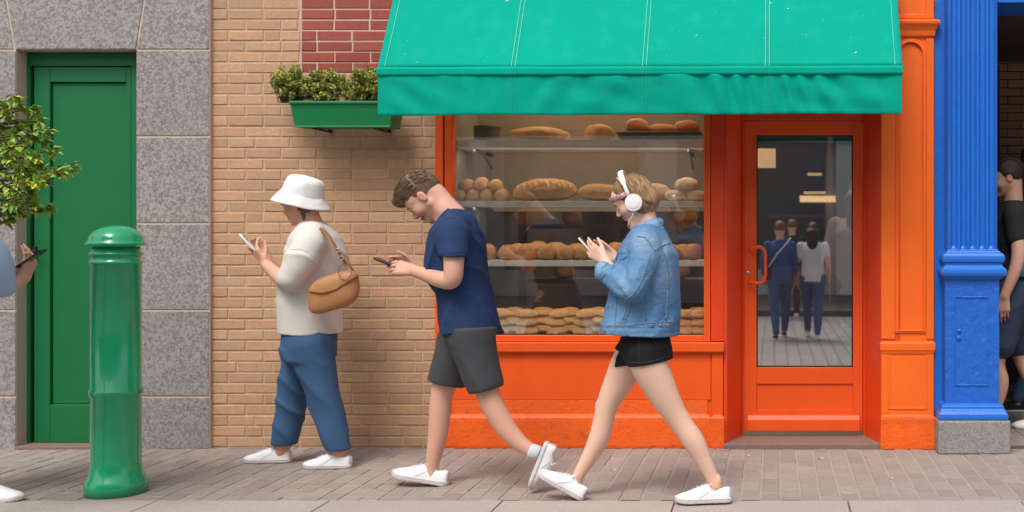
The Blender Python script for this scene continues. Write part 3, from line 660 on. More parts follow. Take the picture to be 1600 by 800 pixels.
for k in range(n):
    a = x0+fl*.18+k*fl+fl*.5; mb.lathe([(fl*.36, 0), (fl*.34, .012), (fl*.2, .024), (.002, .03)], (a, CY+.024, cZ(391)), 14, sy=.75)
rectmold(mb, cX(1481), cX(1560), CY, .05, [(cZ(437), .008), (cZ(434), .022), (cZ(430), .040), (cZ(426), .045), (cZ(421), .043), (cZ(418), .030), (cZ(415), .020), (cZ(411), .020), (cZ(409), .030), (cZ(405), .034), (cZ(400), .032), (cZ(396), .022), (cZ(394), .010), (cZ(392), .006)])
mb.build('base_moulding', M['blue'], cl, bevel=.002)
mb = MB(); p0, p1 = cX(1477), cX(1561.5); mb.box(p0, p1, CY, .05, cZ(636), cZ(434))
for (a, b, c, d) in ((1491, 1493.5, 463, 603), (1542.5, 1545, 463, 603), (1493.5, 1542.5, 463, 465.5), (1493.5, 1542.5, 600.5, 603)): mb.box(cX(a), cX(b), CY-.006, CY+.001, cZ(d), cZ(c))
mb.lathe([(.016, 0), (.016, .008), (.006, .012)], (cX(1498), CY, cZ(528)), 12, M=np.array(Matrix.Rotation(R(90), 3, 'X'))); mb.lathe([(.014, 0), (.014, .006), (.006, .01)], (cX(1499), CY, cZ(517)), 12, M=np.array(Matrix.Rotation(R(90), 3, 'X')))
mb.build('pedestal', M['blue_old'], cl, bevel=.004)
mb = MB(); rectmold(mb, p0, p1, CY, .05, [(cZ(655), .044), (cZ(651), .047), (cZ(646), .045), (cZ(642), .034), (cZ(638), .026), (cZ(634), .024), (cZ(632), .014), (cZ(630), .0)]); mb.build('plinth_moulding', M['blue'], cl, bevel=.003)
mb = MB(); mb.box(p0-.052, p1+.058, CY-.055, .05, 0, cZ(655.5)); mb.build('plinth', M['granite2'], cl, bevel=.01)
bs = thing('blue_building', 'blue painted facade strip and dark passage right of the orange shop', 'building', (1.2, .1, 0))
mb = MB(); mb.box(pX(1459.5)+.001, cX(1482), -.02, .3, 0, 4.6); mb.box(cX(1482), cX(1561), .051, .3, 0, 4.6); mb.build('wall', M['blue'], bs, bevel=.003)
mb = MB(); mb.box(cX(1561), 4.5, -.1, .3, Z(4, -.1), 4.6); mb.build('lintel', M['blue'], bs, bevel=.004)
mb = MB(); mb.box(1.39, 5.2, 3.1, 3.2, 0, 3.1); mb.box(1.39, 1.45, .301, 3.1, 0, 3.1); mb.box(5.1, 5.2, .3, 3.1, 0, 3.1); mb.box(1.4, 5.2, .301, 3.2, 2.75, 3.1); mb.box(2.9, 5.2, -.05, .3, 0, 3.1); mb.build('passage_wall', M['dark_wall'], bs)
mb = MB(); z = 1.2
for r_ in range(26):
    x = 1.46-(.11 if r_ % 2 else 0)
    while x < 3: mb.col(jit_tint(.15, .05)); mb.chbox(max(x, 1.455)+.004, x+.216, 2.06, 2.1, z+.004, z+.062, .004, .001); x += .22
    z += .067
mb.build('passage_brick', M['tan'], bs, fixn=False)
mb = MB(); mb.box(1.455, 3, 2.066, 2.4, 1.2, 2.95); mb.box(1.455, 1.80, 1.9, 2.05, 0, 2.7); mb.box(1.9, 1.98, 1.5, 1.58, 0, 2.0); mb.build('passage_frame', M['dark_wood'], bs)
mb = MB(); mb.box(1.42, 5.2, -.02, .02, -.02, .012); mb.build('threshold', M['kerb'], bs)

# ============================================================ window box with plants
wb = thing('window_box', 'green metal trough of herbs fixed to the tan brick wall', 'window box', (X(530, -.2), -.19, Z(198, -.3)))
mb = MB(); b0, b1, zt, zb = X(453, -.3), X(612, -.3), Z(160, -.3), Z(197, -.3)
vs = [(b0, -.30, zt), (b1, -.30, zt), (b1, -.09, zt), (b0, -.09, zt), (b0+.018, -.275, zb), (b1-.018, -.275, zb), (b1-.018, -.10, zb), (b0+.018, -.10, zb)]
mb.add(vs, [(4, 5, 1, 0), (5, 6, 2, 1), (6, 7, 3, 2), (7, 4, 0, 3), (7, 6, 5, 4)])
tr = mb.build('trough', M['box_green'], wb, bevel=.0); so = tr.modifiers.new('s', 'SOLIDIFY'); so.thickness = .006
mb = MB(); mb.box(b0-.006, b1+.006, -.308, -.298, zt-.008, zt+.008); mb.box(b0-.006, b0+.004, -.3, -.09, zt-.008, zt+.008); mb.box(b1-.004, b1+.006, -.3, -.09, zt-.008, zt+.008); mb.box(b0+.014, b1-.014, -.285, -.27, zb-.006, zb+.004); mb.build('rim', M['box_green'], wb, bevel=.003)
mb = MB(); mb.box(b0+.01, b1-.01, -.295, -.095, zt-.03, zt-.015); mb.build('soil', M['soil'], wb)
for xx in (b0+.12, b1-.12):
    mb = MB(); mb.box(xx-.012, xx+.012, -.24, -.002, zb-.012, zb-.004); mb.box(xx-.012, xx+.012, -.012, -.002, zb-.012, zb+.1); mb.build('bracket', M['iron'], wb)
def leafquad(m, c, d, up, L, W, fold=.25):
    d = unit(d); s_ = np.cross(d, up); s_ = s_/(np.linalg.norm(s_)+1e-6); n_ = np.cross(s_, d)
    b = c; t = c+d*L-n_*L*.15; mid = c+d*L*.5
    m.add([b, mid+s_*W/2+n_*W*fold, t, mid-s_*W/2+n_*W*fold, mid], [(0, 4, 1), (4, 2, 1), (0, 3, 4), (4, 3, 2)])
def rvec(): 
    v = RNG.normal(size=3); return v/np.linalg.norm(v)
lab = ('bushy green herb trailing over the left end of the window box', 'taller loose green herb in the middle of the window box', 'green herb at the right end of the window box beside the awning')
blobs = [[(438, 130, 18), (450, 118, 17), (462, 142, 17), (436, 120, 11), (470, 125, 14), (462, 110, 9)],
         [(488, 140, 18), (500, 127, 17), (515, 142, 18), (528, 130, 16), (492, 118, 8), (515, 118, 8)],
         [(545, 142, 18), (560, 128, 17), (575, 140, 18), (588, 128, 15), (598, 145, 15), (560, 115, 8), (580, 114, 8)]]
for i in range(3):
    c0 = P(np.mean([b[0] for b in blobs[i]]), 158, -.2); pt = thing('herb_plant', lab[i], 'plant', tuple(c0), group='herbs in the window box')
    mb = MB(); sm = MB()
    for (px, py, r) in blobs[i]:
        for q in range(20):
            Y = -.2+random.uniform(-.09, .08); c = P(px+random.uniform(-r, r)*.8, py+random.uniform(-r, r)*.8, Y); base = V3(c0[0]+(c[0]-c0[0])*.6, -.19, c0[2]-.01)
            pth = [base, (base+c)/2+rvec()*.01+V3(0, 0, .015), c]; sm.tube(pth, [.0022, .0018, .001], 4, cap=False)
            g = random.uniform(.55, 1.35); 
            for l in range(24):
                t = random.uniform(.45, 1.0); p = pth[1]*(1-t)+pth[2]*t if t > .5 else pth[0]*(.5-t)*2+pth[1]*t*2; p = p+rvec()*.012
                b_ = g*random.uniform(.75, 1.25); mb.col((b_*random.uniform(.8, 1.25), b_, b_*random.uniform(.6, 1.1)))
                leafquad(mb, p, rvec()+V3(0, -.3, .5), rvec(), random.uniform(.014, .027), random.uniform(.009, .016))
    mb.build('foliage', M['leaf2'], pt, fixn=False); sm.build('stem', M['bark'], pt, fixn=False)

# ============================================================ bollard
BY = -1.2; s_ = sc(BY)
bo = thing('bollard', 'glossy green domed cast post standing in front of the green door', 'bollard', (X(181.5, BY), BY, 0))
zt, zr = Z(352, BY), Z(382, BY)
bz = lambda p: Z(p, BY)
mb = MB(); r0 = 35/s_
mb.lathe([(r0+.03, 0), (r0+.03, .05), (r0+.02, .08), (r0+.006, .10), (r0, .16), (r0, .5), (r0+.008, .51), (r0+.008, .53), (r0, .54), (r0, bz(413)), (r0+.004, bz(412)), (r0+.007, bz(410)), (r0+.003, bz(407.5)), (r0-.003, bz(406)), (r0-.003, bz(400)), (r0+.002, bz(399)), (r0+.007, bz(397)), (r0+.002, bz(394.5)), (r0-.004, bz(393)), (r0-.006, bz(385))], n=48, c=(X(181.5, BY), BY, 0)); mb.build('shaft', M['post_green'], bo, smooth=True)
mb = MB(); rc = 42/s_; H = zt-zr
mb.lathe([(r0-.01, zr-.006), (rc-.008, zr-.006), (rc, zr), (rc, zr+.006), (rc-.006, zr+.012)]+[((rc-.012)*math.cos(t), zr+.012+(H-.012)*math.sin(t)**.95) for t in np.linspace(.08, 1.5, 14)]+[(.002, zt)], n=48, c=(X(181.5, BY), BY, 0)); mb.build('cap', M['post_green'], bo, smooth=True)

# ============================================================ street tree at the left edge
TY = -2.1; tree = thing('street_tree', 'young tree reaching green leafy branches in from the left edge', 'tree', (X(-150, TY), TY, 0))
mb = MB(); tp = P(-150, 0, TY); tx = tp[0]
trunk = [V3(tx, TY, -.13), V3(tx+.02, TY, .8), V3(tx-.01, TY, 1.6), V3(tx+.03, TY, 2.6), V3(tx, TY, 3.2)]; mb.tube(trunk, [.06, .05, .045, .03, .015], 10); mb.build('trunk', M['bark'], tree, smooth=True)
tips = [(25, 155), (52, 172), (40, 190), (72, 205), (66, 222), (82, 237), (55, 245), (112, 262), (92, 270), (60, 285), (45, 300), (77, 325), (50, 322), (20, 318), (12, 345), (5, 165), (20, 210), (10, 250), (30, 270), (-10, 200), (-20, 280), (-30, 330)]
tips += [(30, 168), (58, 190), (28, 198), (50, 215), (30, 232), (62, 258), (38, 262), (70, 285), (25, 300), (48, 310), (30, 335), (62, 330), (8, 180), (5, 300), (15, 230)]
tips += [(random.uniform(-330, -30), random.uniform(-60, 330)) for _ in range(70)]
for q, (px, py) in enumerate(tips):
    Y = TY+random.uniform(-.12, .2); end = P(px, py, Y); z0 = max(1.2, min(2.6, end[2]-.15)); st_ = V3(tx+.02, TY, z0)
    mid = (st_+end)/2+V3(0, random.uniform(-.05, .05), .06); pth = [st_*(1-t)**2+mid*2*t*(1-t)+end*t*t for t in np.linspace(0, 1, 9)]
    mb = MB(); mb.tube(pth, list(np.linspace(.009, .0018, 9)), 5); br = mb.build('branch', M['bark'], tree, fixn=False)
    lf = MB(); Lh = np.linalg.norm(end-st_); g0 = random.uniform(.75, 1.2)
    for l in range(80):
        t = random.uniform(max(.1, 1-.42/Lh), 1.0) if l % 4 else random.uniform(.98, 1.0); i_ = min(7, int(t*8)); p = pth[i_]*(1-(t*8-i_))+pth[i_+1]*(t*8-i_)
        d = unit(pth[8]-pth[6])*.7+rvec()*.9; d[2] *= .5; d[2] -= .1; p = p+rvec()*.010
        b_ = g0*random.uniform(.6, 1.7); yl = random.random() < .15; lf.col((b_*(1.7 if yl else random.uniform(.85, 1.2)), b_*1.15, b_*random.uniform(.6, 1.4)))
        leafquad(lf, p, d, V3(*(rvec()*.5))+V3(0, 0, 1), random.uniform(.030, .054), random.uniform(.016, .026))
    lf.build('leaf_cluster', M['leaf'], br, fixn=False)

# ============================================================ across the street (seen in the glass)
for bi, (x0, x1, m_, nm) in enumerate(((-22, -7, 'opp_pale', 'pale stone building across the street with dark shop windows'), (-7, 6.5, 'opp_wall', 'dark grey building across the street with a lit shop'), (6.5, 20, 'opp_pale', 'pale building at the right of the street opposite'))):
    b = thing('street_building', nm, 'building', ((x0+x1)/2, -19, 0), group=None)
    mb = MB(); mb.box(x0, x1, -24, -18.4, 0, .6); mb.box(x0, x1, -24, -18.6, .6, 8.5+bi*.7)
    xx = x0
    while xx < x1+.1: mb.box(max(xx-.35, x0), min(xx+.35, x1), -18.6, -18.2, 0, 4.0); xx += 4.4
    mb.box(x0, x1, -18.6, -18.1, 3.6, 4.1); mb.build('wall', M[m_], b)
    for k in range(3):
        a = x0+.4+k*4.4
        for (zz0, zz1) in ((.6, 3.5), (4.8, 6.6)):
            mb = MB(); mb.box(a+.3, min(a+3.4, x1-.3), -18.59, -18.52, zz0, zz1); w1 = mb.build('window', M['opp_dark'], b)
    if bi == 1:
        mb = MB(); mb.box(-1.6, -1.0, -18.5, -18.45, 2.3, 2.9); mb.box(.6, 1.6, -18.5, -18.45, 2.2, 2.35); mb.build('lit_sign', M['warm'], b)

for i, (px, py) in enumerate(((1131, 711), (1168, 712.5), (1282, 716.5), (958, 735), (1392, 748))):
    yy = CAM_Y+FPX*CAM_H/(py-VY); o = MB(); r_ = random.uniform(.008, .013); c_ = V3(X(px, yy), yy, .004)
    o.add([c_+V3(r_*math.cos(a)*1.5, r_*math.sin(a), .004*math.sin(a*2)) for a in np.linspace(0, 6.283, 8)[:-1]], [tuple(range(7))]); q = o.build('petal', M['petal'], fixn=False)
    tag(q, ('dry petal on the pavers left of the door, nearest the woman', 'dry petal on the pavers below the left half of the door', 'dry petal on the pavers below the right half of the door', 'dry petal between the legs of the striding woman', 'dry petal on the pavers in front of the orange pilaster')[i], 'petal', 'dry petals on the pavement')
# ============================================================ bread
def crust(top, side, z, h, fl=0.):
    t = min(1, max(0, z/h)); t = t*t*(3-2*t)
    return tuple(side[i]*(1-t)+top[i]*t for i in range(3))
def bread_mesh(name, L, W, H, ex=2., slashes=0, seed=0, top=(.60, .32, .12), side=(.80, .56, .30), point=0., nu=44, nv=22, lump=.05):
    mb = MB(); vs = []; cs = []
    for j in range(nv+1):
        ph = -math.pi/2+math.pi*j/nv
        for i in range(nu):
            th = 2*math.pi*i/nu; cx, sx = math.cos(th), math.sin(th); cp_, sp = math.cos(ph), math.sin(ph)
            px = abs(cx)**(2/ex)*(1 if cx > 0 else -1); py = abs(sx)**(2/ex)*(1 if sx > 0 else -1)
            x, y, z = px*cp_**.8 if cp_ > 0 else 0, py*cp_**.8 if cp_ > 0 else 0, sp
            y *= 1-point*abs(x)**2
            zz = z*.62 if z > 0 else z*.38
            k = 1+lump*snoise(x+seed, y, z, 2.6, seed)+lump*.4*snoise(x, y+seed, z, 7, seed+3)
            X_, Y_, Z_ = x*L/2*k, y*W/2*k, (zz+.38)*H*k
            c = crust(top, side, (z+.45), 1.1)
            if slashes:
                a = (x+.18*y)*slashes*.62; fr_ = abs(a-round(a)); g = max(0, 1-fr_/.13) if (z > .25 and abs(x) < .86) else 0
                Z_ -= g*H*.10; Z_ += max(0, 1-abs(fr_-.2)/.1)*H*.03 if z > .2 else 0
                c = tuple(c[q]*(1-g)+(.80, .62, .38)[q]*g for q in range(3))
            vs.append((X_, Y_, max(0, Z_))); cs.append(c)
    mb.add(vs, [(j*nu+i, j*nu+(i+1) % nu, (j+1)*nu+(i+1) % nu, (j+1)*nu+i) for j in range(nv) for i in range(nu)]); mb.c = cs
    me = mb.mesh(name); me.materials.append(M['bread']); me.polygons.foreach_set('use_smooth', [True]*len(me.polygons)); return me
ROLL = [bread_mesh('roll', .142, .10, .062, 2.1, seed=k, top=(.56, .27, .085), side=(.93, .72, .45), lump=.07) for k in range(5)]
BUN = [bread_mesh('bun', .130, .13, .105, 2.0, seed=10+k, top=(.52, .24, .08), side=(.58, .31, .12), lump=.07) for k in range(4)]
SBUN = [bread_mesh('small_bun', .092, .092, .078, 2.2, seed=20+k, top=(.60, .31, .10), side=(.76, .47, .20), lump=.05) for k in range(4)]
LOAF = bread_mesh('loaf', .41, .15, .145, 2.7, slashes=9, seed=31, top=(.52, .23, .07), side=(.70, .40, .16), nu=120, nv=40, lump=.03)
LOAF2 = bread_mesh('loaf', .36, .14, .108, 2.8, slashes=0, seed=33, top=(.56, .28, .10), side=(.68, .40, .16), nu=80, nv=30, lump=.05)
LONG = bread_mesh('loaf', .385, .12, .088, 2.2, seed=35, slashes=0, top=(.70, .45, .22), side=(.66, .40, .17), point=.25, nu=80, nv=30, lump=.07)
TORP = bread_mesh('loaf', .21, .12, .098, 1.9, seed=38, top=(.66, .42, .2), side=(.6, .34, .14), point=.3, nu=60, nv=26, lump=.09)
PALE = [bread_mesh('roll', .145, .10, .074, 2.4, seed=41+k, top=(.80, .56, .30), side=(.88, .68, .42), lump=.05) for k in range(3)]
def put(me, name, label, px, Y, zrest, group, rz=0., tilt=0., sc_=1., cat='bread', pxY=None):
    o = bpy.data.objects.new(name, me); COL.objects.link(o); o.location = (X(px, Y if pxY is None else pxY), Y, zrest); o.rotation_euler = (tilt, random.uniform(-.05, .05), rz); o.scale = (sc_,)*3
    o['label'] = label; o['category'] = cat; o['group'] = group; return o
ordn = ['first', 'second', 'third', 'fourth', 'fifth', 'sixth', 'seventh', 'eighth', 'ninth', 'tenth', 'eleventh']
S1, S2, S3, S0 = Z(218, .09)+.001, Z(314, .08)+.001, Z(407, .08)+.001, Z(526, .1)+.001
# window floor: stacks of three oval rolls
cen = [738, 780, 822, 869, 911, 953, 995, 1034, 1070, 1094]; lv = ['bottom', 'middle', 'top']
for i, px in enumerate(cen):
    for k in range(3):
        put(random.choice(ROLL), 'bread_roll', f'{lv[k]} oval roll of the {ordn[i]} front stack from the left on the window floor', px+random.uniform(-2.5, 2.5)+(5 if k == 2 and i in (3, 4) else 0), .17+random.uniform(-.01, .012), S0+k*.0545, 'oval rolls stacked on the window floor', random.uniform(-.12, .12), sc_=random.uniform(.95, 1.03))
for i, px in enumerate([760, 803, 848, 893, 935, 975, 1015, 1055, 1088]):
    for k in range(3):
        put(random.choice(ROLL), 'bread_roll', f'{lv[k]} oval roll of the {ordn[i]} rear stack from the left on the window floor', px+random.uniform(-3, 3), .36+random.uniform(-.01, .01), S0+k*.054, 'oval rolls stacked on the window floor', random.uniform(-.2, .2), sc_=random.uniform(.95, 1.05))
# third shelf: round buns
for i, px in enumerate([728, 760, 793, 825, 854, 884, 912, 943, 975, 1008, 1048, 1083]):
    put(random.choice(BUN), 'round_bun', f'brown round bun number {i+1} from the left in the front row of the lowest shelf' if 0 else f'{(ordn+["last"])[i]} brown round bun from the left, front row of the lowest shelf', px, .155, S3, 'round brown buns on the lowest shelf', random.uniform(0, 6), sc_=random.uniform(.95, 1.03))
for i, px in enumerate([810, 842, 870, 902, 930, 962, 1030, 1066]):
    put(random.choice(BUN), 'round_bun', f'{ordn[i]} brown round bun from the left, rear row of the lowest shelf', px, .29, S3, 'round brown buns on the lowest shelf', random.uniform(0, 6), sc_=random.uniform(1.0, 1.15))
# second shelf
for i, px in enumerate([719, 740, 761, 784]): put(SBUN[i], 'small_bun', f'{ordn[i]} small golden bun in the bottom row of the pile', px, .15, S2, 'small buns piled on the middle shelf', sc_=1.0)
for i, px in enumerate([731, 752, 775]): put(SBUN[(i+1) % 4], 'small_bun', f'{ordn[i]} small golden bun in the top row of the pile', px, .165, S2+.062, 'small buns piled on the middle shelf', sc_=1.0 if i != 1 else 1.15)
put(LOAF, 'bread_loaf', 'large crusty loaf with slashed top on the middle shelf', 853, .17, S2, 'loaves on the shelves', 0)
put(LOAF2, 'bread_loaf', 'long smooth loaf right of the slashed loaf on the middle shelf', 944, .18, S2, 'loaves on the shelves', .05)
put(TORP, 'bread_loaf', 'short brown loaf just behind the head of the woman in denim', 1022, .20, S2, 'loaves on the shelves', .2, sc_=1.1)
put(PALE[0], 'pale_roll', 'pale roll at the bottom left of the pile of three by the window post', 1056, .15, S2, 'pale rolls on the middle shelf')
put(PALE[1], 'pale_roll', 'pale roll at the bottom right of the pile of three by the window post', 1089, .155, S2, 'pale rolls on the middle shelf', sc_=.98)
put(PALE[2], 'pale_roll', 'pale roll on top of the pile of three by the window post', 1073, .16, S2+.068, 'pale rolls on the middle shelf', .1, sc_=1.08)
# top shelf
put(LONG, 'bread_loaf', 'long floury loaf lying on the top shelf', 843, .17, S1, 'loaves on the shelves')
put(TORP, 'bread_loaf', 'short pointed floury loaf on the top shelf', 936, .19, S1, 'loaves on the shelves', -.2)
tn = thing('round_tin', 'round brown wooden bread tin at the left of the top shelf', 'tin', (X(761, .2), .2, S1))
mb = MB(); mb.lathe([(.078, 0), (.082, .004), (.082, .075), (.079, .078)], (X(761, .2), .2, S1), 32); mb.build('body', M['dark_wood'], tn, smooth=False)
mb = MB(); mb.lathe([(.084, .078), (.085, .082), (.085, .090), (.082, .094), (.01, .095)], (X(761, .2), .2, S1), 32); mb.build('lid', M['dark_wood'], tn)
bkt = thing('bread_basket', 'shallow brown wicker basket at the right of the top shelf', 'basket', (X(1030, .2), .2, S1))
mb = MB(); xa, xb = X(966, .2), X(1098, .2)
rectmold(mb, xa+.02, xb-.02, .13, .36, [(S1, 0), (S1+.03, .012), (S1+.035, .018), (S1+.045, .018)]); mb.build('tray', M['wicker'], bkt, bevel=.004)
mb = MB(); mb.tube([(xa, .11, S1+.045), (xb, .11, S1+.045)], .008, 8); mb.tube([(xa, .37, S1+.045), (xb, .37, S1+.045)], .008, 8); mb.build('rim', M['wicker'], bkt, smooth=True)
for i, (px, me_, sc__) in enumerate(((995, TORP, .95), (1034, LOAF2, .62), (1073, TORP, .88))): put(me_, 'bread_loaf', ['left rough loaf in the wicker basket on the top shelf', 'middle smooth loaf in the wicker basket on the top shelf', 'right rough loaf in the wicker basket on the top shelf'][i], px, .21+.02*i, S1+.046, 'loaves in the wicker basket', [.9, -.5, .35][i], sc_=sc__)
for i in range(9):
    lvl = i % 3; me = BUN[i % 4]; put(me, 'round_bun', f'{["left","middle","right"][i//3]} bun on the {["lower","middle","upper"][lvl]} board of the dark rack inside', 0, 1.68, .581+.42*lvl, 'buns on the dark rack inside', sc_=1.2).location.x = -1.7+(i//3)*.45+lvl*.06
# ============================================================ people
SKIN = {}
def skin(name, col, red):
    m = mat(name, col, .5, tint=True, noise=[(14, .25, red, (.4, .7)), (120, .12, (col[0]*.75, col[1]*.68, col[2]*.65), (.5, .75))], bump=[(220, .08, 2)], spec=.35, sss=.12); SKIN[name] = m; return m
sk_w = skin('fair_skin', (.78, .50, .37), (.76, .38, .27)); sk_m = skin('light_skin', (.66, .37, .26), (.66, .29, .20)); sk_h = skin('pinkish_skin', (.66, .36, .25), (.66, .29, .20)); sk_d = skin('tanned_skin', (.50, .28, .18), (.48, .22, .14))
M['denim'] = mat('light_blue_denim', (1, 1, 1), .85, tint=True, noise=[(260, .35, (.10, .17, .26), (.45, .75)), (9, .30, (.10, .20, .36), (.45, .75)), (30, .15, (.50, .60, .68), (.55, .78))], bump=[(420, .25, 2), (38, .9, 4), (14, .5, 2)], spec=.15)
M['seam'] = mat('denim_seam', (.14, .21, .30), .9, spec=.1); M['thread'] = mat('pale_seam_thread', (.42, .47, .50), .8)
M['button'] = mat('metal_button', (.35, .25, .2), .4, metal=.8)
M['black_denim'] = mat('black_denim', (.014, .014, .016), .85, noise=[(300, .3, (.04, .04, .045), (.55, .75))], bump=[(300, .2, 2), (20, .4, 3)], spec=.2)
M['navy'] = mat('navy_jersey', (.026, .050, .125), .9, noise=[(9, .3, (.018, .036, .09)), (250, .25, (.05, .09, .2), (.55, .75))], bump=[(350, .15, 2), (16, .7, 3)], spec=.12)
M['knit'] = mat('cream_knit', (.70, .66, .60), .95, noise=[(250, .3, (.52, .48, .43), (.5, .7)), (8, .2, (.62, .57, .51))], bump=[(330, .35, 2), (14, .3, 3)], spec=.1)
M['hat'] = mat('white_cotton', (.80, .79, .76), .9, noise=[(200, .15, (.66, .65, .62))], bump=[(300, .2, 2), (18, .35, 4)], spec=.12)
M['white_shoe'] = mat('white_leather', (.82, .81, .80), .5, noise=[(20, .15, (.70, .69, .68))], bump=[(60, .2, 3)], spec=.3)
M['sole'] = mat('off_white_rubber', (.60, .57, .54), .6, noise=[(15, .3, (.55, .50, .46), (.45, .7))])
M['lace'] = mat('white_lace', (.66, .66, .68), .8)
M['shoe_seam'] = mat('grey_shoe_seam', (.42, .42, .45), .7); M['sock'] = mat('grey_sock', (.55, .56, .6), .9)
M['phone'] = mat('dark_phone', (.012, .012, .014), .25); M['phone_light'] = mat('silver_phone', (.75, .74, .73), .3); M['screen'] = mat('phone_glass', (.01, .01, .012), .08)
M['pods'] = mat('white_plastic', (.84, .82, .80), .32); M['cushion'] = mat('pale_cushion', (.66, .62, .58), .6)
M['leather'] = mat('tan_leather', (.44, .20, .075), .5, noise=[(18, .35, (.33, .135, .045))], bump=[(120, .2, 3)]); M['leather2'] = mat('brown_leather_strap', (.28, .10, .04), .5)
M['bandana'] = mat('patterned_red_scarf', (.52, .17, .16), .85, noise=[(150, .9, (.72, .66, .66), (.52, .56)), (110, .9, (.10, .14, .26), (.58, .62))], bump=[(60, .3, 3)])
M['pink'] = mat('pink_hair_tie', (.80, .46, .36), .6)
M['jeans'] = mat('blue_jeans', (.05, .11, .22), .9, noise=[(20, .3, (.06, .11, .19))], bump=[(200, .2, 2), (12, .3, 3)], spec=.15)
M['dark_cloth'] = mat('dark_trousers', (.03, .028, .028), .9, bump=[(12, .3, 3)]); M['khaki'] = mat('dark_grey_trousers', (.055, .055, .06), .9, noise=[(20, .2, (.035, .035, .04))], bump=[(14, .3, 3)])
M['black_tee'] = mat('black_cotton', (.014, .014, .015), .9, bump=[(14, .3, 3)]); M['navy_short'] = mat('navy_shorts', (.03, .045, .09), .9, bump=[(12, .4, 3)])
M['blue_knit'] = mat('blue_sweater', (.035, .085, .22), .9, bump=[(14, .3, 3)]); M['white_tee'] = mat('white_tee', (.62, .60, .60), .9, bump=[(14, .3, 3)])
M['grey_shirt'] = mat('pale_grey_shirt', (.50, .46, .48), .9, bump=[(14, .4, 3)]); M['pale_blue'] = mat('pale_blue_shirt', (.36, .48, .66), .9, bump=[(250, .2, 2), (12, .4, 3)])
M['eye'] = mat('eye', (.05, .03, .025), .2); M['brow'] = mat('eyebrow', (.10, .06, .035), .9); M['teal_bag'] = mat('teal_cloth', (.02, .30, .36), .8); M['black_bag'] = mat('black_bag_leather', (.015, .015, .017), .45)
def hairmat(name, c1, c2, c3): return mat(name, (1, 1, 1), .5, tint=True, noise=[(40, .25, c2, (.4, .6)), (90, .35, c3, (.5, .7))], bump=[(130, .5, 3)], spec=.4)
HM = {'blond': hairmat('dark_blond_hair', 0, (.22, .12, .055), (.40, .25, .12)), 'brown': hairmat('brown_hair', 0, (.10, .058, .035), (.22, .14, .09)), 'dark': hairmat('dark_brown_hair', 0, (.04, .022, .014), (.06, .035, .02))}
HC = {'blond': (.27, .155, .072), 'brown': (.15, .088, .055), 'dark': (.035, .02, .013)}

class Frame:
    def __init__(s, C, f, up=None, sc_=1., side=None):
        s.C = np.asarray(C, float); s.f = unit(f); l = np.cross((0, 0, 1), s.f) if side is None else np.asarray(side, float)
        l = l-s.f*np.dot(l, s.f); s.l = unit(l); s.u = np.cross(s.f, s.l); s.s = sc_; s.M = [s.f, s.l, s.u]
        s.Mt = [[s.M[j][i] for j in range(3)] for i in range(3)]      # for SDF.ell: columns
    def __call__(s, a, b, c): return s.C+s.s*(a*s.f+b*s.l+c*s.u)
    def loc(s, x, y, z):
        p = [x-s.C[0], y-s.C[1], z-s.C[2]]; return [(p[0]*q[0]+p[1]*q[1]+p[2]*q[2])/s.s for q in s.M]
def fell(S, F, c, r, k=.02, mode='u'): S.ell(F(*c), np.array(r)*F.s, F.Mt, k*F.s, mode)
def fcone(S, F, a, b, ra, rb, k=.02, mode='u'): S.cone(F(*a), F(*b), ra*F.s, rb*F.s, k*F.s, mode)
def add_head(S, F, male=False):
    fell(S, F, (-.012, 0, .028), (.097, .075, .088), .01); fell(S, F, (.035, 0, -.02), (.054, .058, .084), .03); fell(S, F, (.046, 0, .032), (.042, .056, .046), .02)
    for b in (-1, 1):
        fcone(S, F, (.0, b*.048, -.052), (.062, b*.010, -.098), .022, .015, .025); fell(S, F, (.056, b*.036, -.035), (.03, .026, .028), .02)
        fcone(S, F, (.078, b*.040, .012), (.088, b*.008, .014), .007, .007, .012)
    fell(S, F, (.069, 0, -.099), (.018, .02, .016), .012)
    for b in (-1, 1): fell(S, F, (.094, b*.031, -.006), (.015, .017, .012), .008, 's')
    for b in (-1, 1): fell(S, F, (.077, b*.031, -.008), (.014, .015, .012), .003)
    fcone(S, F, (.086, 0, .004), (.108, 0, -.034), .007, .0105, .010)
    for b in (-1, 1): fell(S, F, (.096, b*.011, -.040), (.011, .008, .008), .006)
    fell(S, F, (.088, 0, -.062), (.013, .022, .0065), .004); fell(S, F, (.086, 0, -.075), (.012, .018, .0075), .004); fell(S, F, (.096, 0, -.068), (.012, .02, .0018), .002, 's')
    if male: fcone(S, F, (.0, .05, -.06), (.066, .014, -.104), .018, .015, .02); fcone(S, F, (.0, -.05, -.06), (.066, -.014, -.104), .018, .015, .02)
    for b in (-1, 1):
        fell(S, F, (-.008, b*.077, -.012), (.019, .009, .031), .006); fell(S, F, (-.004, b*.086, -.008), (.010, .006, .017), .004, 's')
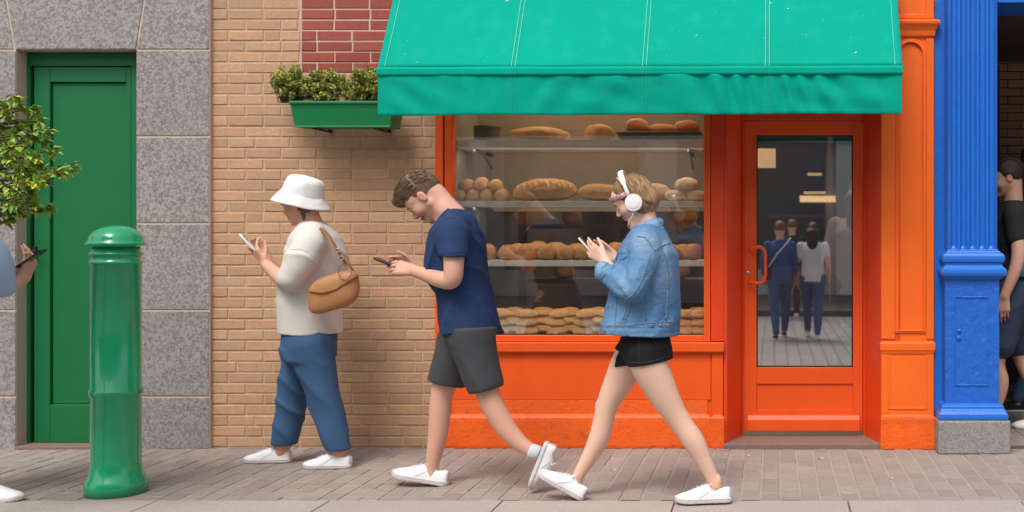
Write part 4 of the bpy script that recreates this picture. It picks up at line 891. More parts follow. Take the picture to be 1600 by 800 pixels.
def head_tint(F, beard=0.):
    def f(x, y, z):
        a, b, c = F.loc(x, y, z); n = len(x); col = np.ones((n, 3))
        def spot(ca, cb, cc, r, m, amt=1.):
            nonlocal col
            w = np.exp(-(((a-ca)**2+(np.abs(b)-cb)**2+(c-cc)**2)/r**2))*amt; col = col*(1-w[:, None])+col*w[:, None]*np.array(m)
        spot(.095, .0, -.066, .013, (.86, .48, .48)); spot(.095, .012, -.068, .010, (.86, .48, .48)); spot(.08, .042, -.03, .025, (1.0, .80, .78), .8); spot(.112, 0, -.036, .014, (1, .82, .8)); spot(-.008, .085, -.01, .03, (1.0, .76, .72), .9)
        spot(.088, .031, -.006, .012, (.80, .62, .60), .7)
        if beard:
            w = np.clip((-.045-c)/.02, 0, 1)*np.clip((a+.01)/.03, 0, 1)*beard*(np.sqrt(a**2+b**2+c**2) < .17); col = col*(1-w[:, None])+col*w[:, None]*np.array((.50, .42, .38))
        return np.clip(col, 0, 1)
    return f
def face_bits(F, parent, local=False, dark=True):
    for b in (-1, 1):
        mb = MB(); c = F(.089, b*.031, -.010)
        # lowered lashes: a thin dark arc under the lid, and the brow above
        mb.tube([F(.0885-.007*t*t*1.2, b*(.031+.014*t), -.013-.003*(1-t*t)) for t in np.linspace(-1, 1, 7)], .0016*F.s, 5); mb.build('eyelash', M['eye'], parent, local=local)
        mb = MB(); mb.tube([F(.0935-.010*max(0, t)**2, b*(.030+.020*t), .012+.004*(1-t*t)) for t in np.linspace(-1, 1, 9)], [.0012*F.s]+[.0034*F.s]*6+[.002*F.s, .001*F.s], 6); mb.build('eyebrow', M['brow'], parent, local=local)
def hand(S, W, u, n, t, curls=(.5, .55, .6, .65), thumb=((.5, .5, .3)), sc_=1., spread=.1):
    """W wrist, u finger direction, n palm normal, t thumb side"""
    u = unit(u); n = np.asarray(n, float); n = unit(n-u*np.dot(n, u)); t0 = np.cross(u, n); t = t0 if np.dot(t0, t) > 0 else -t0
    W = np.asarray(W, float); K = []
    for j, (of, ln, r) in enumerate(((.030, .076, .0088), (.010, .084, .0090), (-.010, .078, .0086), (-.029, .062, .0078))):
        kn = W+sc_*(u*(.088-.004*abs(j-1))+t*of); S.cone(W+sc_*(u*.012+t*of*.55), kn, .0145*sc_, .0120*sc_, .012); K.append(kn)
        d = unit(u+t*of*spread*8*.4); p = kn; c = curls[j]
        for q, fr in enumerate((.45, .31, .24)):
            ang = c*(.75, 1.0, .7)[q]; d = d*math.cos(ang)+n*math.sin(ang); nn = n-d*np.dot(n, d)
            pn = p+d*ln*fr*sc_; r0 = r*(1-.1*q)*sc_; S.cone(p, pn, r0, r0*.92, .0045); p = pn
            n_ = nn/(np.linalg.norm(nn)+1e-6); d = unit(d)
    b = W+sc_*(u*.025+t*.022+n*.006); S.cone(W+sc_*(u*.01+t*.008), b, .016*sc_, .015*sc_, .012)
    td = unit(thumb[0]*u+thumb[1]*t+thumb[2]*n); p1 = b+td*.042*sc_; td2 = unit(td+.55*u+.15*n); p2 = p1+td2*.032*sc_; p3 = p2+unit(td2+.2*u)*.024*sc_
    S.chain([(b, .0145*sc_), (p1, .0112*sc_), (p2, .0098*sc_), (p3, .008*sc_)], .007)
    return K
def shoe(parent, heel, toe, up, mat_, size=.275, local=False, h=.005, laces=True, name='shoe', w=1.):
    """heel and toe are points on the bottom of the sole"""
    heel = np.asarray(heel, float); toe = np.asarray(toe, float); F = Frame(heel, toe-heel, side=np.cross(up, toe-heel)); F.s = np.linalg.norm(toe-heel)/.275
    tt = np.array([-.01, 0, .02, .06, .10, .14, .18, .22, .25, .268, .276]); wd = np.array([.015, .026, .032, .034, .036, .041, .046, .047, .041, .028, .012])*w; ht = np.array([.05, .078, .086, .084, .092, .085, .068, .054, .046, .038, .026])
    def up_f(x, y, z):
        a, b, c = F.loc(x, y, z); W_ = np.interp(a, tt, wd); H = np.interp(a, tt, ht); cc = np.clip((c-.012)/(H-.012), 0, 1.5)
        q = np.sqrt((b/W_)**2+np.clip(cc, 0, 9)**2.6*.98+1e-6)
        d = (q-1)*np.minimum(W_, .032); d = np.maximum(d, .008-c); e = np.maximum(-.006-a, a-.274); return np.maximum(d, e)*F.s
    S = SDF(); c0 = F(.135, 0, .045); S.fn(c0-.17*F.s, c0+.17*F.s, up_f)
    fell(S, F, (.035, 0, .105), (.034, .022, .045), .01, 's')
    sh = S.build(name, mat_, parent, h, local=local)
    S = SDF()
    def so_f(x, y, z):
        a, b, c = F.loc(x, y, z); W_ = np.interp(a, tt, wd)+.004; lift = np.clip((a-.22)/.06, 0, 1)**2*.010
        d = np.abs(b)-W_; d = np.maximum(d, np.abs(c-.0135-lift)-.0135); return np.maximum(d, np.maximum(-.012-a, a-.281))*F.s
    S.fn(F(.135, 0, .015)-.17*F.s, F(.135, 0, .015)+.17*F.s, so_f); S.build('sole', M['sole'], sh, h*.9, local=local)
    if laces:
        mb = MB()
        for k in range(5):
            a = .095+.022*k; H = np.interp(a, tt, ht)+.001; W_ = .017+.001*k
            mb.tube([F(a+.004*(k % 2), b*W_, H+.0035-.010*abs(b)**2*1.0) for b in (-1, -.5, 0, .5, 1)], .0032*F.s, 5); 
        for sgn in (-1, 1): mb.tube([F(.093, 0, .094), F(.085, sgn*.018, .102), F(.10, sgn*.034, .092), F(.098, sgn*.02, .086)], .0026*F.s, 5)
        mb.build('lace', M['lace'], sh, local=local)
        for sgn in (-1, 1):
            mb = MB(); mb.tube([F(a, sgn*(np.interp(a, tt, wd)*math.sqrt(max(0, 1-((hh-.012)/(np.interp(a, tt, ht)-.012))**2.6))+.0006), hh) for a, hh in ((.165, .016), (.150, .030), (.128, .044), (.105, .060), (.085, .072))], .0016*F.s, 5); mb.build('seam', M['shoe_seam'], sh, local=local)
            mb = MB(); mb.tube([F(a, sgn*(np.interp(a, tt, wd)+.0042), .0205+np.clip((a-.22)/.06, 0, 1)**2*.010) for a in np.linspace(.0, .262, 22)], .0012*F.s, 5); mb.build('sole_line', M['shoe_seam'], sh, local=local)
        mb = MB(); mb.tube([F(-.009, 0, .03), F(-.010, 0, .05), F(-.007, 0, .074)], .008*F.s, 6, flat=.4); mb.build('heel_tab', M['shoe_seam'], sh, local=local)
    return sh
def strands(S, seeds, step, n, r, col, name, parent, m, off=.001, local=False, wob=.003):
    """thin locks laid over the surface of S; seeds = [(point, direction(s) function)]"""
    mb = MB()
    for p0, dirf in seeds:
        p = S.project(p0, off); pts = [p]; ph = random.uniform(0, 6); wv = rvec()*wob
        for q in range(n):
            d = dirf(p, q/n); p = S.project(p+unit(d)*step, off+.0012*math.sin(q*.9+ph), 2); pts.append(p+wv*math.sin(q*.5+ph))
        if max(abs(S.sample(p_)) for p_ in pts) > .012 or max(np.linalg.norm(b_-a_) for a_, b_ in zip(pts[:-1], pts[1:])) > step*2.2: continue
        k = random.choice((.5, .7, .9, 1.1, 1.4, 1.8))*random.uniform(.9, 1.1); mb.col(tuple(col[i]*k for i in range(3))); mb.tube(pts, list(r*np.sin(np.linspace(.5, 3.0, len(pts)))+.0003), 4, cap=False)
    return mb.build(name, m, parent, smooth=True, fixn=False, local=local)
def tintf(c, var=.15, sc_=30):
    def f(x, y, z):
        k = 1+var*snoise(x, y, z, sc_, 1); return np.stack([c[0]*k, c[1]*k, c[2]*k], 1)
    return f
def seam_line(bvh, pts, Y, r, m, parent, name, double=0., n=6):
    """a stitched line traced along the cloth: viewed points cast onto the surface, joined as a thin cord"""
    cm = Vector((0, CAM_Y, CAM_H)); out = []; P_ = []
    for a, b in zip(pts[:-1], pts[1:]):
        for t in np.linspace(0, 1, n)[:-1]: P_.append((a[0]+(b[0]-a[0])*t, a[1]+(b[1]-a[1])*t))
    P_.append(pts[-1])
    for (px, py) in P_:
        d = Vector(P(px, py, Y))-cm; d.normalize(); hit = bvh.ray_cast(cm, d)
        if hit[0] is not None: out.append((np.array(hit[0]), np.array(hit[1])))
    if len(out) < 3: return None
    mb = MB(); mb.tube([p+nn*r*.25 for p, nn in out], r, 5); o = mb.build(name, m, parent, smooth=True, fixn=False)
    if double:
        mb = MB()
        for i in range(0, len(out)-1):
            p, nn = out[i]; q = out[i+1][0]; t = unit(q-p); s_ = np.cross(t, nn); mb.tube([p+s_*double+nn*.001, (p+q)/2+s_*double+nn*.001], .0009, 4)
        mb.build('topstitch', M['thread'], parent, fixn=False)
    return o
def bvh_of(me): return BVHTree.FromPolygons([v.co[:] for v in me.vertices], [p.vertices[:] for p in me.polygons])
def phone(label, c, ax_long, ax_wide, body, L=.15, W=.073, T=.009, screen_sign=1):
    a = unit(ax_long); b = np.asarray(ax_wide, float); b = unit(b-a*np.dot(a, b)); n = np.cross(a, b)*screen_sign
    o = thing('phone', label, 'phone', tuple(c)); mb = MB(); pts = []
    for s3 in (-1, 1):
        for k in range(24):
            t = 2*math.pi*k/24; x = math.copysign(abs(math.cos(t))**.35, math.cos(t)); y = math.copysign(abs(math.sin(t))**.35, math.sin(t)); pts.append(np.asarray(c)+a*x*L/2+b*y*W/2+n*s3*T/2)
    mb.add(pts, [tuple(range(23, -1, -1)), tuple(range(24, 48))]+[(k, (k+1) % 24, 24+(k+1) % 24, 24+k) for k in range(24)]); mb.build('case', body, o, bevel=.0015)
    mb = MB(); mb.add([np.asarray(c)+a*x*(L/2-.004)+b*y*(W/2-.004)+n*(T/2+.0006) for x, y in ((-1, -1), (1, -1), (1, 1), (-1, 1))], [(0, 1, 2, 3)]); mb.build('screen', M['screen'], o)
    mb = MB(); q = np.asarray(c)+a*(L/2-.02)+b*(W/2-.02)-n*(T/2+.001)
    for k in (0, 1): mb.lathe([(.006, -.001), (.006, .0015), (.001, .002)], q-a*.018*k, 10, M=np.stack([a, b, -n], 1))
    mb.build('camera_lens', M['iron'], o); return o

# ------------------------------------------------------------ woman in the denim jacket
WY = -1.38; wroot = thing('person', 'young woman in denim jacket, black shorts and headphones striding past the shop window', 'person', (X(1010, WY), WY, 0))
def w(px, py, dy=0.): return P(px, py, WY+dy)
SW = sc(WY)
HF = Frame(w(986.5, 309.5), (-.81, -.05, -.58)); HF.s = .955
S = SDF(); add_head(S, HF)
S.cone(HF(-.035, 0, -.05), w(1008, 352), .054, .058, .03); S.cone(w(1006, 348), w(1010, 372), .058, .085, .03)
# torso, pelvis (under the clothes)
S.loft([(w(0, 545)[2], X(1008, WY), WY, .105, .150), (w(0, 500)[2], X(1008, WY), WY, .10, .135), (w(0, 460)[2], X(1006, WY), WY, .10, .135), (w(0, 410)[2], X(1010, WY), WY, .105, .16), (w(0, 372)[2], X(1011, WY), WY, .075, .15)], .04)
nY, fY = -.075, .085     # near and far leg offsets
near = [((1012, 545), .098, -.07), ((1013, 566), .093, -.075), ((1032, 607), .0775, -.07), ((1051, 641), .0615, -.062), ((1067, 665), .0535, -.06), ((1084, 690), .0535, -.06), ((1099, 718), .041, -.058), ((1112, 744), .0325, -.055), ((1117, 760), .034, -.055)]
far = [((1002, 540), .098, .08), ((986, 562), .092, .085), ((968, 594), .075, .09), ((950, 631), .057, .09), ((943, 657), .052, .09), ((936, 684), .052, .09), ((921, 714), .040, .09), ((905, 741), .0310, .09), ((899, 755), .033, .09)]
for chn in (near, far): S.chain([(w(*p, d), r) for p, r, d in chn], .018)
S.ell(w(937, 633, .09), (.020, .03, .026), None, .016); S.ell(w(1043, 645, -.062), (.020, .028, .024), None, .016)
S.ell(w(1121, 752, -.055), (.022, .028, .035), None, .01)
# arms
Wn = w(945.5, 407, -.085); Wf = w(962, 404, .055)
S.chain([(w(1006, 378, -.165), .05), (w(985, 452, -.22), .040), (w(962, 436, -.16), .036), (Wn, .027)], .02)
S.chain([(w(1006, 378, .165), .05), (w(990, 448, .21), .040), (w(975, 425, .13), .034), (Wf, .026)], .02)
hand(S, Wn, (-.80, .16, .58), (.30, .93, .10), (.5, -.05, .85), (.35, .55, .65, .7), (.75, .45, .35), .94)
hand(S, Wf, (-.88, -.12, .46), (.25, -.95, .05), (.5, .05, .85), (.45, .5, .55, .6), (.85, .30, .30), .92)
def wt(x, y, z):
    c = head_tint(HF)(x, y, z)
    for (p, r) in ((w(1046, 648, -.06), .05), (w(935, 634, .09), .05), (w(1117, 758, -.055), .05), (w(930, 385, -.05), .05)):
        k = np.exp(-((x-p[0])**2+(y-p[1])**2+(z-p[2])**2)/r**2)*.6; c = c*(1-k[:, None])+c*k[:, None]*np.array((1, .80, .76))
    return c
S.build('body', sk_w, wroot, .0048, color=wt)
face_bits(HF, wroot)
# hair
S = SDF(); hl = w(0, 0)[2]
fell(S, HF, (-.016, 0, .028), (.100, .081, .092), .01)
S.ell(w(1006, 309), (.070, .080, .080), None, .04)
S.cone(w(1017, 314), w(1014, 332), .040, .020, .03, sy=1.7); S.cone(w(1004, 318), w(1003, 334), .03, .014, .02, sy=2.2); S.ell(w(1004, 326), (.040, .070, .035), None, .03)
fell(S, HF, (.105, 0, -.055), (.085, .10, .088), .012, 's'); fell(S, HF, (.055, 0, -.11), (.075, .075, .06), .01, 's')
S.disp(lambda x, y, z: .0026*np.sin((x*.75+z*.5)*170+3*np.sin(y*45)+2*np.sin(z*30)))
hm = S.build('hair', HM['blond'], wroot, .005, color=lambda x, y, z: tintf(HC['blond'], .25, 60)(x, y, z)*np.clip(1.35-.9*np.clip((HF.loc(x, y, z)[0]+.02)/.09, 0, 1), .6, 1.5)[:, None])
seeds = []
for k in range(430):
    th = random.uniform(-1.35, 1.35); a = random.uniform(-.10, .055)
    p0 = HF(a, .08*math.sin(th), .02+.11*math.cos(th))
    def df(p, t, c=random.uniform(-.15, .15)):
        back = w(1026, 334)-p; back[1] *= .2; return unit(back)*1.0+V3(.25*(1-t)+c*.4, c, -.15-.9*t)
    seeds.append((p0, df))
strands(S, seeds, .0105, 16, .0022, HC['blond'], 'hair_lock', hm, HM['blond'], .0006, wob=.0012)
mb = MB()
for dx_ in (0, .016): mb.tube([HF(-.02+dx_+.012*math.cos(t)-.01, .088*math.sin(t), .034+.094*math.cos(t)) for t in np.linspace(-1.25, .9, 22)], .0058, 6, flat=.5)
mb.build('hair_tie', M['pink'], hm, smooth=True)
mb = MB(); ring = [(HF.f*(.010+.086*math.cos(t))+HF.l*.083*math.sin(t)+HF.u*(.050-.026*(1-math.cos(t))*.9)) for t in np.linspace(-2.0, 2.0, 40)]
def bandpt(i, v): q = ring[i]; return HF.C+HF.s*(q*(1.0+.03*(1-v*v))+HF.u*(v*.0125))
mb.add([bandpt(i, v) for i in range(40) for v in np.linspace(-1, 1, 7)], [(i*7+j, i*7+j+1, (i+1)*7+j+1, (i+1)*7+j) for i in range(39) for j in range(6)])
hb_ = mb.build('headband', M['bandana'], wroot, smooth=True, fixn=False); s_ = hb_.modifiers.new('s', 'SOLIDIFY'); s_.thickness = .004; s_.offset = 0
# jacket
def jx(p): return X(p, WY)
JST = [(524, 1000, 62.5, .205), (508, 1001, 61.5, .205), (500, 1002, 60, .198), (480, 1004.5, 58, .195), (460, 1008, 55.5, .195), (440, 1009.5, 53, .20), (411, 1010, 49, .195), (395, 1010.5, 45, .185), (380, 1012, 38, .165), (365, 1012.5, 30, .13), (353, 1014, 22, .09)]
JS = SDF(); JS.loft([(w(0, a)[2], jx(b), WY, c/SW, d) for a, b, c, d in JST], .03, ex=2.35)
JS.loft([(w(0, 410)[2], X(1010, WY), WY, .115, .17), (w(0, 380)[2], X(1011, WY), WY, .10, .168), (w(0, 368)[2], X(1011, WY), WY, .085, .158), (w(0, 357)[2], X(1012, WY), WY, .07, .11)], .02); JS.cone(w(1009, 372, -.09), w(1007, 384, -.165), .058, .062, .04); JS.cone(w(1009, 372, .09), w(1007, 384, .165), .058, .062, .04)
JS.cone(w(1012, 372, .06), w(1010, 386, .155), .055, .062, .04)
JS.chain([(w(1007, 388, -.165), .066), (w(1003, 412, -.20), .065), (w(994, 440, -.225), .060), (w(990, 452, -.225), .057), (w(975, 447, -.20), .055), (w(957, 434, -.155), .050), (w(943, 421, -.11), .044)], .028)
JS.chain([(w(1007, 388, .165), .066), (w(1000, 420, .205), .062), (w(994, 448, .215), .058), (w(978, 436, .16), .052), (w(966, 418, .09), .043)], .028)
JS.disp(lambda x, y, z: (.0045*np.sin((x*.8+z*1.0)*62+2.5*np.sin(y*14+1)+2*np.sin(x*19))*np.exp(-(((x-jx(972))**2+(z-w(0, 443)[2])**2)/.085**2))
                         + .0042*np.sin((x-.4*z)*60+2*np.sin(z*18))*np.exp(-(((x-jx(1030))/.10)**2+((z-w(0, 470)[2])/.16)**2))
                         - .013*folds(x, y, z, (.8, .1, -.35), 36, 2)*np.clip((w(0, 372)[2]-z)/.08, .1, 1)+.002*snoise(x, y, z, 61, 5)))
JS.disp(lambda x, y, z: -.013*folds(x, y, z, (-.35, .1, .9), 55, 8, .3)*np.exp(-(((x-jx(965))/.10)**2+((z-w(0, 440)[2])/.07)**2))*(y < WY-.06))
# waistband groove, cuff groove
JS.disp(lambda x, y, z: .004*np.exp(-((z-(w(0, 508)[2]+.02*(x-jx(1000))))/.0035)**2)*(z < w(0, 495)[2]))
JS.cone(w(938, 411, -.135), w(930, 420, -.11), .02, .02, .005, 's') if 0 else None
jz0 = w(0, 521)[2]
JS.cut(lambda x, y, z: (jz0-.045*(x-jx(1000)))-z)
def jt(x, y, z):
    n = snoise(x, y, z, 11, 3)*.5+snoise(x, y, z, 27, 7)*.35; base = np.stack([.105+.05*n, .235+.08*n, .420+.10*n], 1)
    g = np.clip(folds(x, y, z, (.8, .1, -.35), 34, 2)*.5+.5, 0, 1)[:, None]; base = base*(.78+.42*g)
    def pale_patch(px, py, sx, sz, amt):  # blends a soft oval of paler denim into the base colour
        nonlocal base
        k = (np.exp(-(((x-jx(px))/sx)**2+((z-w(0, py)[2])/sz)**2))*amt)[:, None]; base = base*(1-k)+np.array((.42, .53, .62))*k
    pale_patch(1010, 378, .07, .05, .45); pale_patch(1038, 385, .04, .05, .5); pale_patch(985, 440, .05, .07, .25); pale_patch(1045, 430, .05, .08, .3); pale_patch(945, 415, .03, .03, .35); pale_patch(965, 500, .05, .05, .15); pale_patch(1020, 455, .03, .08, .1)
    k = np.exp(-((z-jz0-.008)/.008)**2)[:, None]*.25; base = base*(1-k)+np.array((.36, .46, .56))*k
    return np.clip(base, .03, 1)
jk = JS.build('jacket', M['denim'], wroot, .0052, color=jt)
me2 = jk.data.copy(); me2.transform(Matrix.Translation(ROOT[wroot.name])); jb = bvh_of(me2)
def j6(*p): return [(820+a/2.667, 250+b/2.667) for a, b in p]
for pts in (j6((468, 318), (500, 322), (522, 345), (540, 380), (547, 420), (543, 470)), j6((537, 380), (572, 357), (606, 346)), j6((568, 362), (585, 405), (597, 470), (597, 560), (588, 668)),
            j6((522, 395), (505, 455), (482, 515), (452, 562), (420, 585)), j6((505, 560), (505, 672)), j6((345, 692), (420, 690), (500, 682), (560, 678), (642, 672)), j6((383, 572), (380, 625), (374, 690)), j6((428, 592), (422, 625), (410, 665)),
            j6((440, 592), (434, 628), (420, 668)), j6((408, 668), (420, 676), (432, 668)), j6((340, 590), (330, 640), (322, 690)), j6((322, 452), (338, 438), (348, 425)), j6((305, 500), (322, 492), (336, 476)), j6((360, 455), (372, 440), (380, 425))):
    seam_line(jb, pts, WY-.2, .0030, M['seam'], jk, 'seam', .0050)
for (a, b) in ((333, 709), (350, 606), (530, 690), (565, 688), (597, 690)):
    px, py = j6((a, b))[0]; cm = Vector((0, CAM_Y, CAM_H)); d = Vector(P(px, py, WY-.2))-cm; d.normalize(); h_ = jb.ray_cast(cm, d)
    if h_[0] is not None:
        mb = MB(); nrm = np.array(h_[1]); T_ = Frame((0, 0, 0), nrm); mb.lathe([(.0085, -.002), (.0088, .002), (.006, .0045), (.002, .004)], np.array(h_[0]), 14, M=np.stack([T_.l, T_.u, T_.f], 1)); mb.build('button', M['button'], jk, smooth=True)
# front placket edge and pocket flap
def slabq(pts, th, m, parent, name, bev=.002):
    """thin cloth piece from a px outline [(px,py,dy)]"""
    q = [w(*p) for p in pts]; n_ = unit(np.cross(q[1]-q[0], q[-1]-q[0])); n = len(q); mb = MB(); mb.add([p+n_*th/2 for p in q]+[p-n_*th/2 for p in q], [tuple(range(n)), tuple(range(2*n-1, n-1, -1))]+[(i, n+i, n+(i+1) % n, (i+1) % n) for i in range(n)])
    return mb.build(name, m, parent, bevel=bev)
def jit_col(o, c):
    at = o.data.color_attributes.new('tint', 'FLOAT_COLOR', 'POINT'); n = len(o.data.vertices); at.data.foreach_set('color', np.tile((*c, 1), n).astype(np.float32))
# collar: folded band round the neck
def collar(side):
    up = [(1029, 341, 0), (1021, 341, .045), (1008, 346, .068), (994, 357, .072), (982, 369, .055), (975, 378, .035)]
    lo = [(1034, 352, 0), (1029, 355, .070), (1015, 360, .105), (999, 369, .112), (986, 380, .090), (972, 391, .045)]
    A = [w(p, q, side*d) for p, q, d in up]; B = [w(p, q, side*d) for p, q, d in lo]
    def interp(L_, t): k = t*(len(L_)-1); i = min(int(k), len(L_)-2); return L_[i]*(1-(k-i))+L_[i+1]*(k-i)
    mb = MB(); NU_, NV_ = 24, 8; vs = []
    for i in range(NU_+1):
        for j in range(NV_+1):
            a, b = interp(A, i/NU_), interp(B, i/NU_); t = j/NV_; c = a*(1-t)+b*t; out = unit(V3(c[0]-jx(1003), (c[1]-WY), 0)); vs.append(c+out*.010*math.sin(math.pi*t)+V3(0, 0, .006*math.sin(math.pi*t)))
    mb.add(vs, [(i*(NV_+1)+j, (i+1)*(NV_+1)+j, (i+1)*(NV_+1)+j+1, i*(NV_+1)+j+1) for i in range(NU_) for j in range(NV_)]); mb.c = [(.20, .35, .53)]*len(vs)
    o = mb.build('collar', M['denim'], jk, smooth=True, fixn=False); s_ = o.modifiers.new('s', 'SOLIDIFY'); s_.thickness = .006
    mb = MB(); mb.tube([interp(B, t)*.88+interp(A, t)*.12+unit(V3(interp(B, t)[0]-jx(1003), interp(B, t)[1]-WY, 0))*.009+V3(0, 0, .004) for t in np.linspace(0, 1, 24)], .0011, 4); mb.build('topstitch', M['thread'], o, fixn=False)
collar(-1); collar(1)
fl_ = seam_line(jb, j6((392, 392), (402, 385), (420, 388), (424, 400), (412, 412), (396, 414)), WY-.15, .0028, M['seam'], jk, 'pocket_flap', 0)
mb = MB(); Fc = Frame(w(941.5, 423, -.115), (-.80, .30, .50)); 
mb.lathe([(.046, -.026), (.0475, -.024), (.0475, .010), (.045, .013), (.036, .012), (.034, -.01)], Fc.C, 28, M=np.stack([Fc.l, Fc.u, Fc.f], 1)); mb.c = [(.22, .36, .53)]*len(mb.v)
cf = mb.build('cuff', M['denim'], jk, smooth=True); 
mb = MB(); Fc2 = Frame(w(965, 415, .085), (-.85, -.3, .4)); mb.lathe([(.044, -.026), (.0455, -.024), (.0455, .010), (.043, .013), (.034, .012), (.032, -.01)], Fc2.C, 24, M=np.stack([Fc2.l, Fc2.u, Fc2.f], 1)); mb.c = [(.20, .34, .51)]*len(mb.v); mb.build('cuff', M['denim'], jk, smooth=True)
# dark lining seen at the open front
mb = MB(); q_ = [w(979, 378, -.055), w(966, 398, -.105), w(960, 416, -.12), w(965, 420, -.03), w(972, 395, .0), w(981, 372, -.01)]; mb.add(q_, [(0, 1, 2, 3), (0, 3, 4, 5)]); tt_ = mb.build('t_shirt', M['black_tee'], wroot, fixn=False); s_ = tt_.modifiers.new('s', 'SOLIDIFY'); s_.thickness = .004
# shorts
S = SDF()
S.loft([(w(0, 560)[2], jx(1010), WY, .112, .155), (w(0, 545)[2], jx(1008.5), WY, .119, .165), (w(0, 500)[2], jx(1008), WY, .112, .148)], .03)
S.chain([(w(*p, d), r) for p, r, d in near[:3]], .03, grow=.009); S.chain([(w(*p, d), r) for p, r, d in far[:3]], .03, grow=.008); S.cone(w(1031, 548, -.06), w(1034, 556, -.06), .050, .046, .05)
S.disp(lambda x, y, z: -.008*folds(x, y, z, (.3, .1, .9), 55, 3)+.002*snoise(x, y, z, 40, 3))
S.cut(lambda x, y, z: np.where(y < WY+.012, w(0, 571)[2]+.17*(x-jx(980))-z, w(0, 548.5)[2]-.30*(x-jx(963))-z))
sho = S.build('shorts', M['black_denim'], wroot, .0052)
me2 = sho.data.copy(); me2.transform(Matrix.Translation(ROOT[wroot.name])); sb = bvh_of(me2)
def s7(*p): return [(920+a/4.444, 420+b/4.444) for a, b in p]
M['black_seam'] = mat('black_seam', (.045, .045, .05), .8)
seam_line(sb, s7((440, 445), (450, 500), (470, 520), (540, 535)), WY-.15, .0016, M['black_seam'], sho, 'seam'); seam_line(sb, s7((340, 460), (350, 560), (345, 660)), WY-.15, .0016, M['black_seam'], sho, 'seam'); seam_line(sb, s7((275, 648), (350, 655), (450, 640), (530, 612)), WY-.15, .0016, M['black_seam'], sho, 'seam')
# shoes: near (back) foot flat, far (front) foot on its heel
shoe(wroot, w(1139.5, 783.5, -.055), w(1056, 785, -.07), (0, 0, 1), M['white_shoe'])
shoe(wroot, w(907, 781, .02), w(839.5, 741.5, .02), (.35, 0, .94), M['white_shoe'])
# phone and headphones
phone('slim silver phone held up by the woman in the denim jacket', w(921.5, 388.5, -.022), w(904, 370)-w(938, 406), (0, 1, 0), M['phone_light'], screen_sign=-1)
hp = thing('headphones', 'white over-ear headphones on the head of the woman in denim', 'headphones', tuple(w(990, 317, -.09)))
cup = w(990.5, 317, -.092); Dv = unit(w(973, 276)-w(990, 317)); 
for sg in (-1, 1):
    c = w(990.5, 317, sg*.086); MM = np.stack([HF.f, np.cross((0, sg, 0), HF.f), V3(0, sg, 0)], 1)
    mb = MB(); mb.lathe([(.034, -.012), (.038, -.008), (.040, .0), (.034, .002)], c, 30, M=MM); mb.build('ear_cushion', M['cushion'], hp, smooth=True)
    mb = MB(); mb.lathe([(.036, .001), (.0415, .004), (.0430, .011), (.0425, .018), (.038, .0225), (.0355, .0222), (.0345, .0205), (.033, .0222), (.02, .024), (.001, .0242)], c, 36, M=MM); mb.build('ear_cup', M['pods'], hp, smooth=True)
mb = MB(); bp = []
cc = w(990.5, 317, 0)
for t in np.linspace(-1.0, 1.0, 44):
    a = t*math.pi/2; yy = .100*math.copysign(abs(math.sin(a))**.8, math.sin(a)); hh = .138*max(0, math.cos(a))**.62+.030; bp.append(cc+V3(0, yy, 0)+Dv*hh)
side = unit(np.cross(Dv, (0, 1, 0))); vs = []
for i, p in enumerate(bp):
    tg = unit(bp[min(i+1, 43)]-bp[max(i-1, 0)]); nn = unit(np.cross(side, tg)); tw = .0145 if 4 < i < 39 else .009
    for k in range(10):
        an = 2*math.pi*k/10; vs.append(p+side*tw*math.copysign(abs(math.cos(an))**.6, math.cos(an))+nn*.0055*math.sin(an))
mb.add(vs, [(i*10+k, i*10+(k+1) % 10, (i+1)*10+(k+1) % 10, (i+1)*10+k) for i in range(43) for k in range(10)]+[tuple(range(10)), tuple(43*10+k for k in range(9, -1, -1))]); mb.build('band', M['pods'], hp, smooth=True)
mb = MB(); mb.tube([w(989, 329, -.095), w(988, 338, -.10), w(983, 344, -.095), w(981, 352, -.085), w(984, 358, -.08)], .0016, 6); mb.build('cable', M['pods'], hp, smooth=True)

# ------------------------------------------------------------ man in the navy T-shirt
MY = -1.13; mroot = thing('person', 'young man with short brown hair and navy T-shirt bending over his phone', 'person', (X(730, MY), MY, 0))
def m(px, py, dy=0.): return P(px, py, MY+dy)
SM = sc(MY)
MF = Frame(m(662, 307.5), (-.62, -.03, -.79)); MF.s = 1.03
S = SDF(); add_head(S, MF, True)
S.cone(MF(-.045, 0, -.045), m(705, 336), .057, .062, .03); S.cone(m(698, 333), m(715, 352), .060, .085, .04)
S.loft([(m(0, 500)[2], X(733, MY), MY, .11, .155), (m(0, 460)[2], X(727, MY), MY, .11, .15), (m(0, 400)[2], X(716, MY), MY, .12, .17), (m(0, 360)[2], X(712, MY), MY, .095, .17), (m(0, 348)[2], X(711, MY), MY, .075, .14)], .04)
Wn2 = m(647, 423, -.10); Wf2 = m(652, 418, .07)
S.chain([(m(708, 362, -.185), .062), (m(709, 410, -.23), .050), (m(706, 436, -.235), .046), (m(690, 437, -.20), .043), (m(668, 430, -.15), .036), (Wn2, .029)], .022)
S.chain([(m(708, 362, .185), .062), (m(708, 420, .22), .048), (m(690, 428, .17), .042), (m(668, 422, .11), .034), (Wf2, .028)], .022)
hand(S, Wn2, (-.97, .12, .18), (.10, .80, -.42), (.05, .2, .95), (.40, .5, .6, .65), (.75, .35, .45), 1.02)
hand(S, Wf2, (-.95, -.1, .28), (.05, -.9, -.3), (0, .1, .98), (.55, .7, .8, .9), (.7, .5, .1), 1.0)
nl = [((733, 500), .105, -.075), ((742, 545), .088, -.08), ((757, 596), .064, -.08), ((768, 630), .058, -.08), ((790, 668), .052, -.08), ((812, 692), .042, -.08), ((832, 706), .035, -.08), ((838, 711), .036, -.08)]
